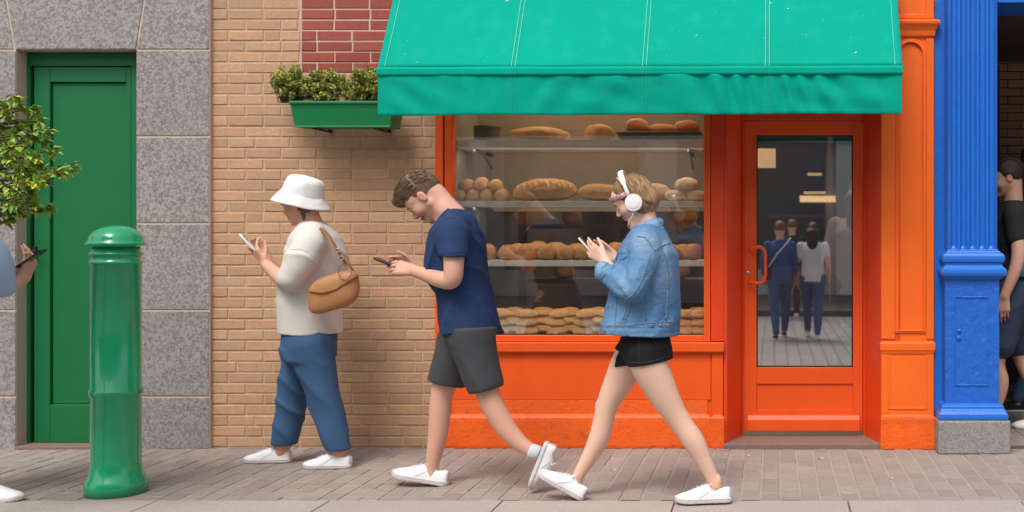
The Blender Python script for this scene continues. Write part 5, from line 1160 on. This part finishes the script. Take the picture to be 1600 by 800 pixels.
fl2 = [((730, 500), .105, .085), ((708, 560), .082, .09), ((692, 610), .060, .09), ((688, 640), .056, .09), ((684, 680), .050, .09), ((676, 725), .035, .09), ((675, 745), .035, .09)]
for chn in (nl, fl2): S.chain([(m(*p, d), r) for p, r, d in chn], .02)
S.build('body', sk_m, mroot, .0052, color=head_tint(MF, .55)); face_bits(MF, mroot)
S = SDF(); fell(S, MF, (-.018, 0, .032), (.102, .080, .094), .01); fell(S, MF, (.045, 0, .085), (.068, .062, .034), .03); fell(S, MF, (.093, .0, .066), (.030, .048, .026), .025); fell(S, MF, (.0, 0, .105), (.06, .06, .030), .03)
fell(S, MF, (.115, 0, -.04), (.095, .10, .092), .012, 's'); fell(S, MF, (-.03, 0, -.12), (.12, .12, .075), .01, 's'); fell(S, MF, (.012, .085, -.03), (.028, .02, .040), .006, 's'); fell(S, MF, (.012, -.085, -.03), (.028, .02, .040), .006, 's')
S.disp(lambda x, y, z: .003*snoise(x, y, z, 75, 2))
hm = S.build('hair', HM['brown'], mroot, .005, color=tintf(HC['brown'], .3, 70)); seeds = []
for k in range(900):
    th = random.uniform(-1.5, 1.5); a = random.uniform(-.10, .115); p0 = MF(a, .085*math.sin(th), .03+.10*math.cos(th))
    def df(p, t, fr=a > -.03, r=rvec()*.28): return (MF.f*(1.0 if fr else -.5)+MF.u*(-.2 if not fr else .10)+r+V3(0, 0, .0))
    seeds.append((p0, df))
strands(S, seeds, .0070, 7, .0019, HC['brown'], 'hair_lock', hm, HM['brown'], .0018, wob=.004)
# T-shirt
TS = SDF()
TS.loft([(m(0, 518)[2], X(737, MY), MY, .128, .185), (m(0, 470)[2], X(729, MY), MY, .128, .18), (m(0, 440)[2], X(716, MY)-.0, MY, .135, .185), (m(0, 432)[2], X(709, MY), MY, .140, .188), (m(0, 410)[2], X(710, MY), MY, .150, .195), (m(0, 380)[2], X(713, MY), MY, .143, .20), (m(0, 358)[2], X(713, MY), MY, .118, .19), (m(0, 342)[2], X(711, MY), MY, .082, .14), (m(0, 331)[2], X(706, MY), MY, .055, .085)], .04)
TS.loft([(m(0, 518)[2], X(736.5, MY), MY, .152, .205), (m(0, 490)[2], X(733, MY), MY, .142, .19), (m(0, 460)[2], X(727.5, MY), MY, .127, .167), (m(0, 400)[2], X(716.5, MY), MY, .136, .185), (m(0, 360)[2], X(712, MY), MY, .110, .182), (m(0, 349)[2], X(712, MY), MY, .085, .15)], .02)
for sg in (-1, 1): TS.chain([(m(711, 348, sg*.08), .06), (m(709, 364, sg*.17), .074), (m(708, 386, sg*.21), .070), (m(708, 399, sg*.225), .068)], .035)
for sg in (-1, 1): TS.chain([(m(708, 362, sg*.185), .074), (m(708.5, 386, sg*.207), .069), (m(709, 405, sg*.225), .066)], .03)
TS.cone(m(700, 338), m(688, 352), .05, .045, .04); TS.cone(m(700, 338), m(717, 354), .066, .098, .03)
_p0 = m(698, 333); TS.cut(lambda x, y, z: (x-_p0[0])*-.77+(z-_p0[2])*.64)
TS.disp(lambda x, y, z: -.024*folds(x, y, z, (-.5, .3, .8), 46, 3, .8)*np.clip((m(0, 345)[2]-z)/.12, .15, 1)+.003*snoise(x, y, z, 24, 4))
tz = m(0, 399)[2]
TS.cut(lambda x, y, z: np.where((np.abs(y-MY) > .195-.0) & (z > m(0, 440)[2]-1), tz+.05*(X(708, MY)-x)-z, -1.))
ts = TS.build('t_shirt', M['navy'], mroot, .0052)
me2 = ts.data.copy(); me2.transform(Matrix.Translation(ROOT[mroot.name])); tb_ = bvh_of(me2); M['navy_seam'] = mat('navy_seam', (.014, .032, .10), .9)
m4 = lambda *p: [(560+a/4, 240+b/4) for a, b in p]
seam_line(tb_, m4((545, 410), (590, 400), (640, 430), (672, 500), (680, 560), (676, 620)), MY-.2, .0022, M['navy_seam'], ts, 'seam'); seam_line(tb_, m4((512, 622), (580, 622), (668, 612)), MY-.28, .0015, M['navy_seam'], ts, 'seam'); seam_line(tb_, m4((520, 395), (560, 345), (620, 312)), MY-.05, .0030, M['navy_seam'], ts, 'neckband')
S = SDF()
S.loft([(m(0, 530)[2], X(736, MY), MY, .118, .16), (m(0, 500)[2], X(735, MY), MY, .128, .175), (m(0, 485)[2], X(733, MY), MY, .118, .165)], .03)
S.chain([(m(*p, d), r) for p, r, d in nl[:3]], .03, grow=.018); S.chain([(m(*p, d), r) for p, r, d in fl2[:3]], .03, grow=.018); S.chain([(m(735, 520, -.08), .118), (m(748, 575, -.085), .098), (m(757, 600, -.085), .090)], .03); S.chain([(m(730, 520, .08), .118), (m(705, 575, .09), .098), (m(694, 608, .09), .088)], .03)
S.disp(lambda x, y, z: -.020*folds(x, y, z, (.8, .1, .35), 44, 4, .8)+.003*snoise(x, y, z, 30, 4)); S.cut(lambda x, y, z: m(0, 614)[2]+.25*np.abs(x-X(735, MY))-z); S.cut(lambda x, y, z: z-m(0, 508)[2]); S.build('shorts', M['khaki'], mroot, .007)
# man's rear shoe (toe on the ground, heel lifted), front shoe under the caption area
shoe(mroot, m(851, 692, -.085), m(824, 761, -.085), (.90, 0, .42), M['white_shoe'])
mb = MB(); mb.lathe([(.037, -.03), (.040, -.02), (.040, .02), (.036, .024)], m(836, 707, -.085), 20, M=np.stack([Frame((0,0,0), (.82, 0, -.3)).l, Frame((0,0,0), (.82, 0, -.3)).u, Frame((0,0,0), (.82, 0, -.3)).f], 1)); mb.build('sock', M['sock'], mroot, smooth=True)
fh = m(688, 765, .0); fh = V3(fh[0], MY+.09, .0); shoe(mroot, fh, fh+V3(-.28, 0, .05), (.2, 0, 1), M['white_shoe'])
phone('black phone held level by the man in the navy T-shirt', m(606.5, 411.5, -.03), m(589, 404.5)-m(625, 419), (0, 1, 0), M['phone'], screen_sign=-1)

# ------------------------------------------------------------ person in the white bucket hat
HY = -.52; hroot = thing('person', 'person in a white bucket hat and cream knit top walking along the tan bricks', 'person', (X(480, HY), HY, 0))
def h(px, py, dy=0.): return P(px, py, HY+dy)
SH = sc(HY); GF = Frame(h(469, 317), (-.95, .12, -.28)); GF.s = .99
S = SDF(); add_head(S, GF); S.cone(GF(-.03, 0, -.05), h(488, 356), .056, .062, .03); S.cone(h(484, 352), h(490, 370), .060, .075, .03)
S.loft([(h(0, 560)[2], X(486, HY), HY, .12, .17), (h(0, 480)[2], X(488, HY), HY, .12, .16), (h(0, 400)[2], X(495, HY), HY, .13, .17), (h(0, 365)[2], X(494, HY), HY, .09, .15)], .04)
Wn3 = h(415, 412, -.12); Wf3 = h(418, 408, .05)
S.chain([(h(487, 378, -.17), .06), (h(468, 418, -.24), .052), (h(450, 440, -.235), .045), (h(436, 432, -.19), .040), (Wn3, .029)], .02)
S.chain([(h(490, 378, .17), .06), (h(468, 430, .20), .048), (h(440, 425, .13), .036), (Wf3, .028)], .02)
hand(S, Wn3, (-.62, .05, .78), (.55, .70, .35), (.6, -.4, .6), (.5, .7, .8, .85), (.75, .35, .55), 1.0)
hand(S, Wf3, (-.6, -.1, .75), (.2, -.9, .2), (.4, .2, .8), (.6, .7, .8, .9), (.7, .4, .3), .98)
hn = [((484, 540), .105, -.08), ((500, 600), .075, -.08), ((508, 630), .06, -.08), ((522, 680), .05, -.08), ((532, 706), .036, -.08)]
hf = [((480, 540), .105, .08), ((462, 600), .075, .08), ((455, 635), .06, .08), ((447, 680), .05, .08), ((440, 706), .036, .08)]
for chn in (hn, hf): S.chain([(h(*p, d), r) for p, r, d in chn], .02)
S.build('body', sk_h, hroot, .0055, color=head_tint(GF)); face_bits(GF, hroot)
S = SDF(); S.ell(h(479, 324), (.062, .078, .070), None, .01); fell(S, GF, (.10, 0, -.05), (.095, .11, .09), .01, 's'); S.cone(h(476, 338, -.055), h(478, 350, -.05), .016, .008, .01); S.disp(lambda x, y, z: .003*np.sin(x*190+2*np.sin(z*40)))
S.build('hair', HM['brown'], hroot, .0055, color=tintf((.14, .075, .045), .3, 60))
# hat: brim and crown, gently crumpled
hu = unit(V3(.26, -.04, .96)); hfw = unit(np.cross((0, 1, 0), hu)); hs = np.cross(hu, hfw); HM_ = np.stack([hfw, hs, hu], 1); hc = h(473, 304)
prof = [(.163, -.062), (.166, -.058), (.150, -.036), (.132, -.012), (.119, .004), (.1165, .008), (.1145, .03), (.110, .058), (.102, .080), (.088, .095), (.06, .104), (.03, .108), (.002, .109)]
mb = MB(); n_ = 72
P2 = []; 
for i in range(len(prof)-1):
    for t in np.linspace(0, 1, 5)[:-1]: P2.append((prof[i][0]*(1-t)+prof[i+1][0]*t, prof[i][1]*(1-t)+prof[i+1][1]*t))
P2.append(prof[-1]); vs = []
for r_, z_ in P2:
    for k in range(n_):
        a = 2*math.pi*k/n_; wv = .0045*math.sin(a*3+1)*max(0, (.02-z_)/.08)+ .0035*float(snoise(math.cos(a)*3, math.sin(a)*3, z_*30, 2.2, 3)); vs.append(hc+HM_ @ np.array(((r_+wv)*math.cos(a), (r_+wv)*.94*math.sin(a), z_+wv*.8+.010*math.cos(a)*max(0, (-.0-z_)/.06))))
mb.add(vs, [(i*n_+k, i*n_+(k+1) % n_, (i+1)*n_+(k+1) % n_, (i+1)*n_+k) for i in range(len(P2)-1) for k in range(n_)]+[tuple((len(P2)-1)*n_+k for k in range(n_))])
ht_ = mb.build('bucket_hat', M['hat'], hroot, smooth=True, fixn=False); s_ = ht_.modifiers.new('s', 'SOLIDIFY'); s_.thickness = .003
mb = MB(); 
for (rr, zz) in ((.1185, .0065),): mb.tube([hc+HM_ @ np.array((rr*math.cos(a), rr*.945*math.sin(a), zz)) for a in np.linspace(0, 2*math.pi, 60)], .0013, 5, cap=False)
M['hat_seam'] = mat('hat_seam', (.55, .54, .52), .9)
mb.build('hat_seam', M['hat_seam'], ht_, fixn=False)
# knit top
S = SDF()
S.loft([(h(0, 520)[2], X(484, HY), HY, .165, .20), (h(0, 480)[2], X(484, HY), HY, .165, .20), (h(0, 440)[2], X(489, HY), HY, .178, .205), (h(0, 420)[2], X(492, HY), HY, .172, .205), (h(0, 395)[2], X(494, HY), HY, .160, .20), (h(0, 370)[2], X(493, HY), HY, .130, .185), (h(0, 356)[2], X(491, HY), HY, .085, .14), (h(0, 347)[2], X(489, HY), HY, .06, .085)], .04)
S.loft([(h(0, 500)[2], X(486, HY), HY, .135, .18), (h(0, 400)[2], X(495, HY), HY, .145, .185), (h(0, 365)[2], X(494, HY), HY, .105, .165), (h(0, 354)[2], X(492, HY), HY, .08, .11)], .02)
S.chain([(h(488, 368, -.12), .075), (h(483, 384, -.19), .085), (h(468, 412, -.235), .082), (h(455, 433, -.24), .076)], .035); S.chain([(h(490, 372, .16), .08), (h(470, 415, .21), .076), (h(452, 434, .19), .066)], .035)
S.disp(lambda x, y, z: -.024*folds(x, y, z, (.6, .3, .7), 44, 6, .8)*np.clip((h(0, 370)[2]-z)/.1, .1, 1)+.003*snoise(x, y, z, 20, 4))
kn = S.build('knit_top', M['knit'], hroot, .0058); me2 = kn.data.copy(); me2.transform(Matrix.Translation(ROOT[hroot.name])); kb = bvh_of(me2); h4 = lambda *p: [(360+a/4.444, 260+b/4.444) for a, b in p]
M['knit_seam'] = mat('knit_seam', (.50, .47, .42), .9)
seam_line(kb, h4((420, 580), (470, 572), (530, 590), (585, 640)), HY-.25, .0022, M['knit_seam'], kn, 'seam')
S = SDF(); S.loft([(h(0, 560)[2], X(483, HY), HY, .14, .19), (h(0, 500)[2], X(484, HY), HY, .14, .185)], .03)
for chn in (hn, hf): S.chain([(h(*p, d), r+(.022 if i_ < 2 else .026)) for i_, (p, r, d) in enumerate(chn[:-1])]+[(h(*chn[-1][0], chn[-1][2]), .066)], .03)
S.disp(lambda x, y, z: -.018*folds(x, y, z, (.7, .1, .6), 46, 14, .9)+.003*snoise(x, y, z, 26, 4)); S.cut(lambda x, y, z: .105-z); S.build('trousers', M['jeans'], hroot, .008)
for (px, d) in ((546, -.08), (452, .08)):
    c = h(px, 700, d); shoe(hroot, V3(c[0], HY+d, 0), V3(c[0]-.26, HY+d, 0.0), (0, 0, 1), M['white_shoe'], h=.006)
phone('dark phone in a pale case held by the person in the bucket hat', h(390, 381, -.06), h(380.5, 371)-h(400, 391), (0, .95, -.3), M['phone_light'], screen_sign=1)
bag = thing('shoulder_bag', 'tan leather shoulder bag hanging from the shoulder of the person in the bucket hat', 'bag', tuple(h(522, 440, -.24)))
S = SDF(); bc = h(522, 457, -.25)
def bagf(x, y, z):
    a, b, c = x-bc[0], y-bc[1], z-bc[2]; q = (np.abs(a)/.140)**3.2+(np.abs(b)/.048)**2.4+(np.abs(c-.30*a)/(.100))**3.2; return (q**(1/3.)-1)*.05
S.fn(bc-V3(.17, .06, .14), bc+V3(.17, .06, .14), bagf); S.disp(lambda x, y, z: .003*snoise(x, y, z, 30, 4)); S.build('body', M['leather'], bag, .006)
S = SDF()
def flapf(x, y, z):
    a, b, c = x-bc[0], y-bc[1]+.006, z-bc[2]; q = (np.abs(a)/.142)**3.2+(np.abs(b)/.053)**2.4+(np.abs(c-.30*a)/(.104))**3.2; d = (q**(1/3.)-1)*.05; return np.maximum(d, -(c-.30*a+.03*np.cos(a*14))+.035)
S.fn(bc-V3(.17, .07, .14), bc+V3(.17, .07, .14), flapf); fl_ = S.build('flap', M['leather'], bag, .006)
tcn = h(539, 425, -.308); mb = MB(); mb.tube([tcn+.036*V3(math.cos(a), 0, math.sin(a)*1.2) for a in np.linspace(0, 2*math.pi, 26)], .0022, 5); mb.build('tab_edge', M['leather2'], fl_, fixn=False)
mb = MB(); sp = [h(474, 352, .0), h(481, 350.5, -.04), h(490, 351.5, -.105), h(503, 358, -.165), (h(515, 371, -.225)), h(523, 385, -.232), h(531, 397, -.235), h(537, 407, -.235), h(541, 415, -.235)]
mb.tube(sp, [.012]*6+[.011, .010, .008], 8, flat=.3); mb.build('strap', M['leather2'], bag, smooth=True)
mb = MB(); mb.tube([h(540, 405, -.22), h(550, 420, -.20), h(560, 434, -.18), h(556, 450, -.2)], .005, 6); mb.build('rear_strap', M['leather2'], bag, smooth=True)
for (px, py) in ((527, 391), (534, 403)):
    mb = MB(); c = h(px, py, -.247); mb.tube([c+.011*V3(math.cos(a), 0, math.sin(a)) for a in np.linspace(0, 2*math.pi, 18)], .0028, 6); mb.build('ring', M['steel'], bag, smooth=True)

# ------------------------------------------------------------ person cut by the left edge
LY = -1.3; lroot = thing('person', 'person in pale blue shirt at the left edge, holding a phone out', 'person', (X(-48, LY), LY, 0))
def l(px, py, dy=0.): return P(px, py, LY+dy)
LF = Frame(l(-55, 300), (.93, 0, -.35)); S = SDF(); add_head(S, LF, True); S.cone(LF(-.03, 0, -.05), l(-68, 348), .058, .065, .03); S.loft([(l(0, 540)[2], X(-62, LY), LY, .11, .16), (l(0, 470)[2], X(-64, LY), LY, .11, .16), (l(0, 370)[2], X(-66, LY), LY, .11, .17), (l(0, 350)[2], X(-66, LY), LY, .07, .12)], .04)
Wl = l(38, 434, -.12)
S.chain([(l(-30, 380, -.17), .055), (l(-5, 440, -.20), .045), (l(18, 442, -.17), .036), (Wl, .028)], .02); S.chain([(l(-62, 380, .17), .055), (l(-70, 460, .22), .04), (l(-50, 500, .2), .03)], .02)
hand(S, Wl, (.30, .05, .95), (-.75, .25, .35), (-.8, -.3, .3), (.5, .6, .65, .7), (.30, .75, .45), 1.0)
for d, q in ((-.08, ((-62, 540), (-50, 640), (-40, 745))), (.08, ((-62, 540), (-75, 640), (-95, 740)))): S.chain([(l(*q[0], d), .10), (l(*q[1], d), .058), (l(*q[2], d), .036)], .02)
S.build('body', sk_m, lroot, .0065, color=head_tint(LF)); face_bits(LF, lroot)
S = SDF(); fell(S, LF, (-.018, 0, .035), (.102, .082, .096), .01); fell(S, LF, (.115, 0, -.04), (.095, .10, .092), .012, 's'); fell(S, LF, (-.03, 0, -.13), (.12, .12, .07), .01, 's'); S.build('hair', HM['brown'], lroot, .007, color=tintf(HC['brown'], .3))
S = SDF(); S.loft([(l(0, 520)[2], X(-62, LY), LY, .14, .185), (l(0, 440)[2], X(-64, LY), LY, .14, .18), (l(0, 375)[2], X(-66, LY), LY, .12, .18), (l(0, 350)[2], X(-66, LY), LY, .07, .10)], .04)
S.chain([(l(-50, 372, -.13), .08), (l(-26, 388, -.19), .083), (l(-8, 418, -.21), .080), (l(0, 442, -.205), .070), (l(8, 446, -.19), .055)], .03); S.chain([(l(-62, 375, .15), .075), (l(-70, 440, .21), .06)], .03); S.disp(lambda x, y, z: .004*snoise(x, y, z, 26, 4)); S.build('shirt', M['pale_blue'], lroot, .007)
S = SDF(); S.loft([(l(0, 560)[2], X(-62, LY), LY, .125, .17), (l(0, 510)[2], X(-62, LY), LY, .125, .17)], .03)
for d, q in ((-.08, ((-62, 540), (-50, 640), (-40, 738))), (.08, ((-62, 540), (-75, 640), (-95, 735)))): S.chain([(l(*q[0], d), .12), (l(*q[1], d), .085), (l(*q[2], d), .06)], .02)
S.build('trousers', M['khaki'], lroot, .009)
for px, d in ((-52, -.08), (-108, .08)):
    c = l(px, 760, d); shoe(lroot, V3(c[0], LY+d, 0), V3(c[0]+.28, LY+d, 0), (0, 0, 1), M['white_shoe'], h=.008, laces=False)
phone('black phone tilted in the hand of the person at the left edge', l(50, 403.5, -.14), l(73, 389.5)-l(30, 418), (.25, .9, .35), M['phone'], L=.155, screen_sign=1)

# ------------------------------------------------------------ simple figures: passage, shop interior and the street behind
def figure(name, label, x, y, heading, H=1.7, top='white_tee', leg='jeans', hair='dark', skin_=None, sleeves=.5, shorts=False, stride=.25, long_hair=True, arms='phone', group=None, z0=0., hs=.007, skirt=0., dark_shoe=False):
    r = thing(name, label, 'person', (x, y, z0), heading, group); k = H/1.72; skin_ = skin_ or sk_m
    def q(a, b, c): return V3(a*k, b*k, c*k)
    F = Frame(q(.03, 0, 1.60), (.97, 0, -.2)); F.s = k; S = SDF(); add_head(S, F)
    S.cone(F(-.03, 0, -.05), q(-.01, 0, 1.42), .055*k, .06*k, .03)
    tor = [(.86*k, 0, 0, .11*k, .16*k), (1.0*k, 0, 0, .10*k, .145*k), (1.15*k, 0, 0, .105*k, .14*k), (1.33*k, -.01, 0, .115*k, .17*k), (1.42*k, -.01, 0, .07*k, .12*k)]; S.loft(tor, .04)
    legs = []
    for sg in (-1, 1):
        st = stride*sg; legs.append([(q(0, sg*.09, .88), .095*k), (q(st*.45+.02, sg*.09, .48), .058*k), (q(st*.6-.03, sg*.09, .30), .052*k), (q(st-.04, sg*.09, .08), .036*k)])
    for L_ in legs: S.chain(L_, .02)
    if arms == 'phone': A = [[(q(0, sg*.18, 1.37), .052*k), (q(-.02, sg*.24, 1.10), .042*k), (q(.20, sg*.12, 1.14), .030*k)] for sg in (-1, 1)]
    else: A = [[(q(0, sg*.18, 1.37), .052*k), (q(-.02+.0*sg, sg*.235, 1.10), .042*k), (q(.06, sg*.23, .86), .030*k)] for sg in (-1, 1)]
    for ar in A: S.chain(ar, .02)
    for ar, sg in zip(A, (-1, 1)):
        if arms == 'phone': hand(S, ar[-1][0], (1, -.2*sg, .3), (0, -sg, .3), (0, 0, 1), sc_=k)
        else: hand(S, ar[-1][0], (.1, 0, -1), (-.2, -sg, 0), (1, 0, 0), (.3, .35, .4, .45), (.6, .3, .2), sc_=k)
    S.build('body', skin_, r, hs, color=head_tint(F), local=True); face_bits(F, r, local=True)
    S = SDF(); fell(S, F, (-.018, 0, .035), (.102, .084, .096), .01)
    if long_hair: S.cone(q(-.06, 0, 1.56), q(-.085, 0, 1.34), .085*k, .06*k, .03, sy=1.25)
    fell(S, F, (.115, 0, -.04), (.095, .10, .092), .012, 's')
    if not long_hair: fell(S, F, (-.03, 0, -.13), (.12, .12, .07), .01, 's')
    S.disp(lambda x, y, z: .003*np.sin(y*170+2*np.sin(z*30))); S.build('hair', HM[hair], r, hs, color=tintf(HC[hair], .3), local=True)
    S = SDF(); S.loft([(.84*k, 0, 0, .135*k, .19*k), (1.0*k, 0, 0, .125*k, .172*k), (1.15*k, 0, 0, .125*k, .168*k), (1.32*k, -.01, 0, .135*k, .19*k), (1.41*k, -.01, 0, .085*k, .13*k), (1.45*k, -.01, 0, .06*k, .075*k)], .04, ex=2.3)
    for ar in A: p, q2 = ar[0][0], ar[1][0]; S.chain([(p, .068*k), (p+(q2-p)*min(1, sleeves*1.0), .060*k)]+([(q2+(ar[2][0]-q2)*(sleeves-1), .048*k)] if sleeves > 1 else []), .03)
    S.disp(lambda x, y, z: -.008*folds(x, y, z, (.2, .5, .8), 26, 4)); S.build('top', M[top], r, hs, local=True)
    S = SDF(); S.loft([(.80*k, 0, 0, .125*k, .175*k), (.98*k, 0, 0, .118*k, .16*k)], .03)
    for L_ in legs:
        if shorts: S.chain([(L_[0][0], .12*k), (L_[0][0]+(L_[1][0]-L_[0][0])*.82, .10*k)], .03)
        else: S.chain([(L_[0][0], .108*k), (L_[1][0], .072*k+skirt), (L_[2][0], .064*k+skirt), (L_[3][0]+V3(0, 0, .03), .048*k+skirt)], .03)
    S.disp(lambda x, y, z: -.008*folds(x, y, z, (.3, .2, .9), 28, 4)); S.build('shorts' if shorts else 'trousers', M[leg], r, hs, local=True)
    for sg in (-1, 1):
        st = stride*sg; c = q(st-.09, sg*.09, 0); shoe(r, c, c+V3(.26*k, 0, 0), (0, 0, 1), M['black_tee' if dark_shoe else 'white_shoe'], h=.009, local=True, laces=False)
    return r
PYY = .62; figure('person', 'dark-haired man in black T-shirt and navy shorts half hidden by the blue column', X(1581, PYY), PYY, R(172), 1.86, 'black_tee', 'navy_short', 'dark', sk_m, .55, True, .18, False, 'hang', z0=.0, hs=.006)
figure('person', 'person in jeans and black sneakers behind the man in the dark passage', X(1618, 1.5), 1.5, R(178), 1.66, 'teal_bag', 'jeans', 'brown', sk_m, .6, False, .2, True, 'hang', z0=.0, hs=.009, dark_shoe=True)
GYY = 1.75; figure('person', 'person in pale grey shirt and wide dark trousers standing in for a reflection in the door glass', X(1342, GYY), GYY, R(75), 1.74, 'grey_shirt', 'dark_cloth', 'brown', sk_m, 1.3, False, .16, True, 'hang', z0=.03, hs=.008, skirt=.03)  # figure placed indoors as a stand-in for a street reflection
KY = -8.55; vd = lambda px: (px-VX)/FPX*(6.8-KY)    # seen mirrored in the door glass
figure('person', 'woman in blue sweater and jeans walking away, mirrored in the door glass', vd(1219), KY, R(-96), 1.70, 'blue_knit', 'jeans', 'brown', sk_m, 1.6, False, .26, False, 'hang', z0=-.13, hs=.010, dark_shoe=True)
figure('person', 'woman in white T-shirt and blue jeans walking away, mirrored in the door glass', vd(1272), KY, R(-84), 1.68, 'white_tee', 'jeans', 'dark', sk_m, .5, False, -.26, True, 'hang', z0=-.13, hs=.010)
figure('person', 'man with short brown hair further off, mirrored in the door glass', (1238-VX)/FPX*19.5, -12.7, R(-92), 1.80, 'dark_cloth', 'khaki', 'brown', sk_m, .5, False, .2, False, 'hang', z0=-.13, hs=.012)
cbx = vd(1200); cb = thing('crossbody_bag', 'black crossbody bag at the hip of the woman in blue sweater', 'bag', (cbx, KY, .9)); mb = MB(); mb.box(cbx-.06, cbx+.05, KY-.06, KY+.12, .72, .92); mb.build('body', M['black_bag'], cb, bevel=.02)
mb = MB(); xo = vd(1219); mb.tube([(cbx, KY+.1, .9), (xo-.04, KY+.15, 1.1), (xo+.12, KY+.13, 1.28), (xo+.15, KY, 1.33), (xo+.05, KY-.15, 1.15), (cbx, KY-.04, .9)], .012, 6); mb.build('strap', M['cushion'], cb, smooth=True)
tb2 = thing('tote_bag', 'teal cloth bag carried at the hip of the man in black T-shirt', 'bag', (X(1600, .5), .5, 1.0)); S = SDF(); bq = P(1598, 420, .42); S.ell(bq, (.06, .04, .055), None, .01); S.disp(lambda x, y, z: .006*snoise(x, y, z, 40, 3)); S.build('body', M['teal_bag'], tb2, .006)
mb = MB(); mb.tube([bq+V3(-.03, 0, .04), bq+V3(-.02, 0, .16), bq+V3(.03, 0, .04)], .006, 6); mb.build('handle', M['teal_bag'], tb2, smooth=True)
